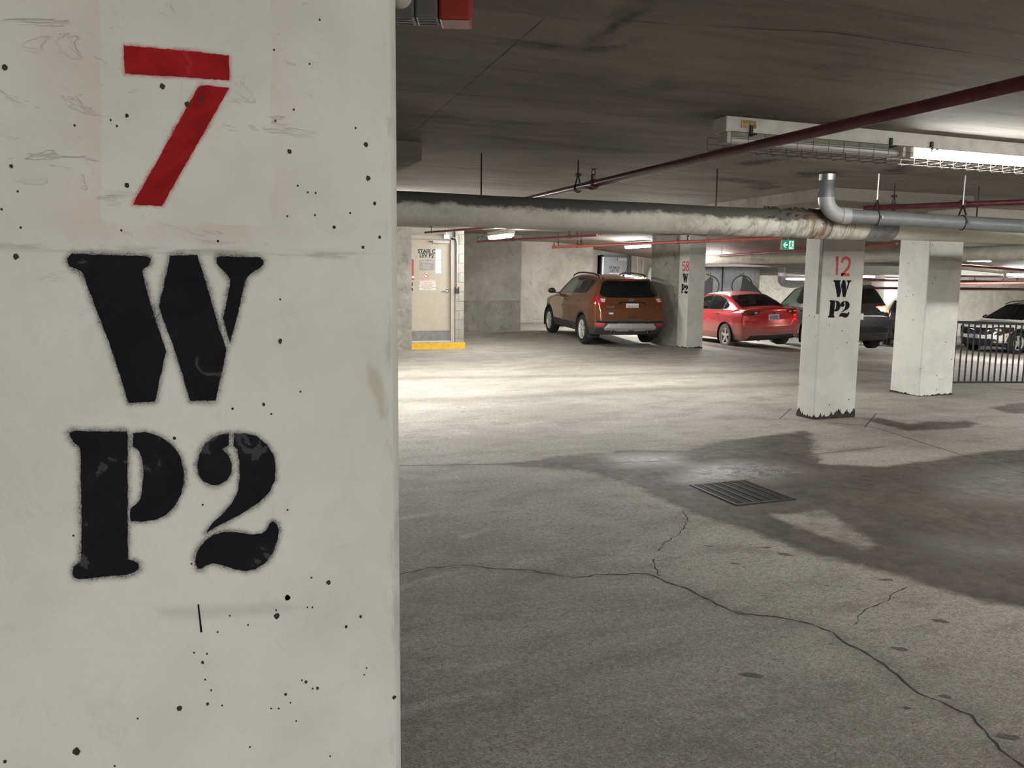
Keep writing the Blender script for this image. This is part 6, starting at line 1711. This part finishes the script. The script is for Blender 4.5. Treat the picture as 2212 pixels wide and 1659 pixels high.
# ---- white crossover on the lower ramp level, nose to the left
WSV = dict(SUV); WSV.update(mirror=(2.95, .86, 1.12), step=0.018, paint=M['paint_white'], mirror_m=M['roof_black'], tyre=M['tyre'], L=4.60, r=.36, arch=.41, rim=.245, spoke_style='single', cf=.26, zb=.24,
  deck=[(0, 1.10), (.3, 1.13), (3.2, 1.08), (3.6, 1.04), (4.2, .97), (4.5, .90), (4.7, .6)],
  front=[(.2, 4.40), (.42, 4.56), (.62, 4.60), (.80, 4.58), (.92, 4.50), (1.05, 4.25)])
WSV['classes'] = [
  ('front_door', 'side', [[(1.86, 1.08), (3.02, 1.05), (3.0, .8), (2.92, .42), (1.83, .42)]], M['paint_white'], {'split': 1}),
  ('cladding', 'side', ['all'], M['black_plastic'], {'arch': .06, 'ymin': .5}),
  ('cladding', 'any', ['all'], M['black_plastic'], {'zmax': .36}),
  ('bonnet', 'top', [[(3.45, -.72), (4.5, -.64), (4.5, .64), (3.45, .72)]], M['paint_white'], {'zmax': 1.08}),
  ('grille', 'front', [[(-.70, .86), (-.45, .84), (0, .83), (.45, .84), (.70, .86), (.60, .64), (.40, .60), (-.40, .60), (-.60, .64)]], M['roof_black'], {'push': -.006}),
  ('lower_grille', 'front', [[(-.66, .48), (.66, .48), (.80, .30), (.72, .2), (-.72, .2), (-.80, .30)]], M['black_plastic'], {'push': -.004}),
  ('headlight', 'front', mir([(.52, .80), (.70, .88), (.95, .86), (.86, .70), (.74, .60), (.62, .62), (.72, .74)]), M['lens_dark'], {'split': 1, 'push': .006}),
  ('headlight', 'side', [[(4.15, .87), (4.62, .87), (4.62, .70), (4.42, .72)]], M['lens_dark'], {'split': 1, 'push': .006}),
  ('daytime_lamp', 'front', mir([(.62, .81), (.74, .82), (.76, .74), (.70, .74)]), M['lens_clear'], {'split': 1, 'push': .008}),
  ('side_marker', 'side', [[(4.10, .60), (4.15, .64), (4.15, .52), (4.11, .54)]], M['marker_orange'], {'split': 1}),
  ('fog_trim', 'front', mir([(.55, .40), (.80, .42), (.84, .36), (.60, .35)]), M['silver_plastic'], {'split': 1, 'push': .006}),
  ('window_pillar', 'side', [gl_side], M['roof_black'], {'split': 1}),
  ('rear_door_window', 'side', [[(1.13, 1.215), (1.80, 1.185), (1.78, 1.545), (1.4, 1.555), (1.07, 1.54)]], M['glass_dark'], {'split': 1}),
  ('front_door_window', 'side', [[(1.88, 1.18), (3.0, 1.14), (2.85, 1.27), (2.46, 1.50), (2.1, 1.545), (1.86, 1.548)]], M['glass_mid'], {'split': 1}),
  ('roof', 'top', [[(.3, -.75), (2.52, -.75), (2.52, .75), (.3, .75)]], M['roof_black'], {'zmin': 1.50}),
  ('windscreen', 'top', [[(2.50, -.60), (3.40, -.74), (3.40, .74), (2.50, .60)]], M['glass_dark'], {'zmin': 1.09}),
]
wsv = build_car(WSV, 'white crossover with black grille parked on the lower level behind the railing', (23.40+3.65*.95, 18.2+0.79*.95, -0.66), math.radians(180))
wsv.scale = (.95, .95, .95)
plate(wsv, WSV, 0.0, .545, .305, .14, M['plate_grey'], None, None, end='front', push=.014)
oval_badge(wsv, WSV, 0.0, .90, .065, .030, M['chrome'], M['chrome'], end='front')
for s in (1, -1):
    rl = [(.62, s*.60, 1.575), (.8, s*.60, 1.655), (1.6, s*.61, 1.685), (2.2, s*.61, 1.66), (2.5, s*.61, 1.575)]
    MB().tube(rl, .018, 8).build('roof_rail', M['black_plastic'], wsv, smooth=True, world_co=False)
handle(wsv, WSV, 2.22, .98, M['paint_white'])

# ---- part of another dark car far behind
DK = dict(DSV); DK.update(step=0.05, paint=M['paint_black'])
DK['classes'] = [c for c in DSV['classes'] if c[0] not in ('lamp_core', 'tail_light')] + [('tail_light', 'rear', mir([(.50, 1.10), (1.0, 1.12), (1.0, .95), (.70, .95)]), M['lens_dark'], {'split': 1})]
dk = build_car(DK, 'black car mostly hidden behind the plain column, beside the dark grey SUV', (21.85, 20.65, -0.64), math.radians(45))

# ---- bicycles hung on the grey-blue wall above the red sedan
def bicycle(label, x, y, z, lean, cover):
    t = thing('bicycle', label, 'bicycle', (x, y, z), lean, 'bicycles on the grey-blue wall')
    R0 = 0.33
    ring = lambda cx, cz_, r, n=36: [(cx+r*math.cos(2*math.pi*k/n), 0, cz_+r*math.sin(2*math.pi*k/n)) for k in range(n+1)]
    for cz_ in (0.0, -1.02):
        w = MB().tube(ring(0, cz_, R0), 0.022, 8, caps=False).build('wheel', M['tyre'], t, smooth=True, world_co=False)
        q = MB()
        for k in range(14):
            a = 2*math.pi*k/14
            q.tube([(0, 0.0, cz_), (R0*math.cos(a), 0, cz_+R0*math.sin(a))], 0.0015, 4)
        q.lathe([(0.02, -0.05), (0.02, 0.05)], (0, 0, cz_), (0, 1, 0), 10)
        q.build('spokes', M['steel'], w, world_co=False)
    q = MB()
    for a, b in (((0, 0, 0), (-.16, 0, -.40)), ((-.16, 0, -.40), (-.28, 0, -.50)), ((-.16, 0, -.40), (.06, 0, -.60)), ((.06, 0, -.60), (0, 0, -1.02)), ((-.20, 0, -.46), (-.22, 0, -.92)), ((-.22, 0, -.92), (0, 0, -1.02)), ((.06, 0, -.60), (-.30, 0, -.96))):
        q.tube([a, b], 0.017, 8)
    q.build('frame', M['black_iron'], t, world_co=False)
    MB().tube([(-.30, -.26, -.50), (-.28, -.1, -.52), (-.28, .1, -.52), (-.30, .26, -.50)], .013, 8).build('handlebar', M['black_plastic'], t, world_co=False)
    MB().lathe([(.03, 0), (.08, .05), (.05, .2), (.02, .24)], (-.33, 0, -1.0), (0, 0, 1), 12).build('saddle', M['black_plastic'], t, world_co=False)
    MB().tube([(0, .06, R0+.03), (0, .30, R0+.05)], .012, 6).tube([(.05, .06, R0+.02), (.05, .06, R0+.10)], .010, 6).build('wall_hook', M['black_iron'], t, world_co=False)
    for pl, mm in cover:
        MB().prism(pl, lambda a, b, d: (a, d, b), -.12, -.06).build('frame_bag', mm, t, bevel=.01, world_co=False)
    return t
bicycle('bicycle hung by its wheel behind the red sedan roof, right one', 16.05, 22.1, 1.33, math.radians(-18), [([(-.02, .32), (.05, .30), (.62, -.22), (.66, -.50), (-.10, -.50)], M['silver_bag'])])
bicycle('bicycle under a brown cover behind the red sedan, left one', 15.0, 22.4, 1.32, math.radians(-18), [([(.02, .30), (.10, .25), (.10, -.45), (-.62, -.45), (-.55, -.25)], M['silver_bag']), ([(.0, .34), (-.16, .33), (-.55, .08), (-.95, -.05), (-1.25, -.45), (-.62, -.45), (-.55, -.22)], M['tarp'])])
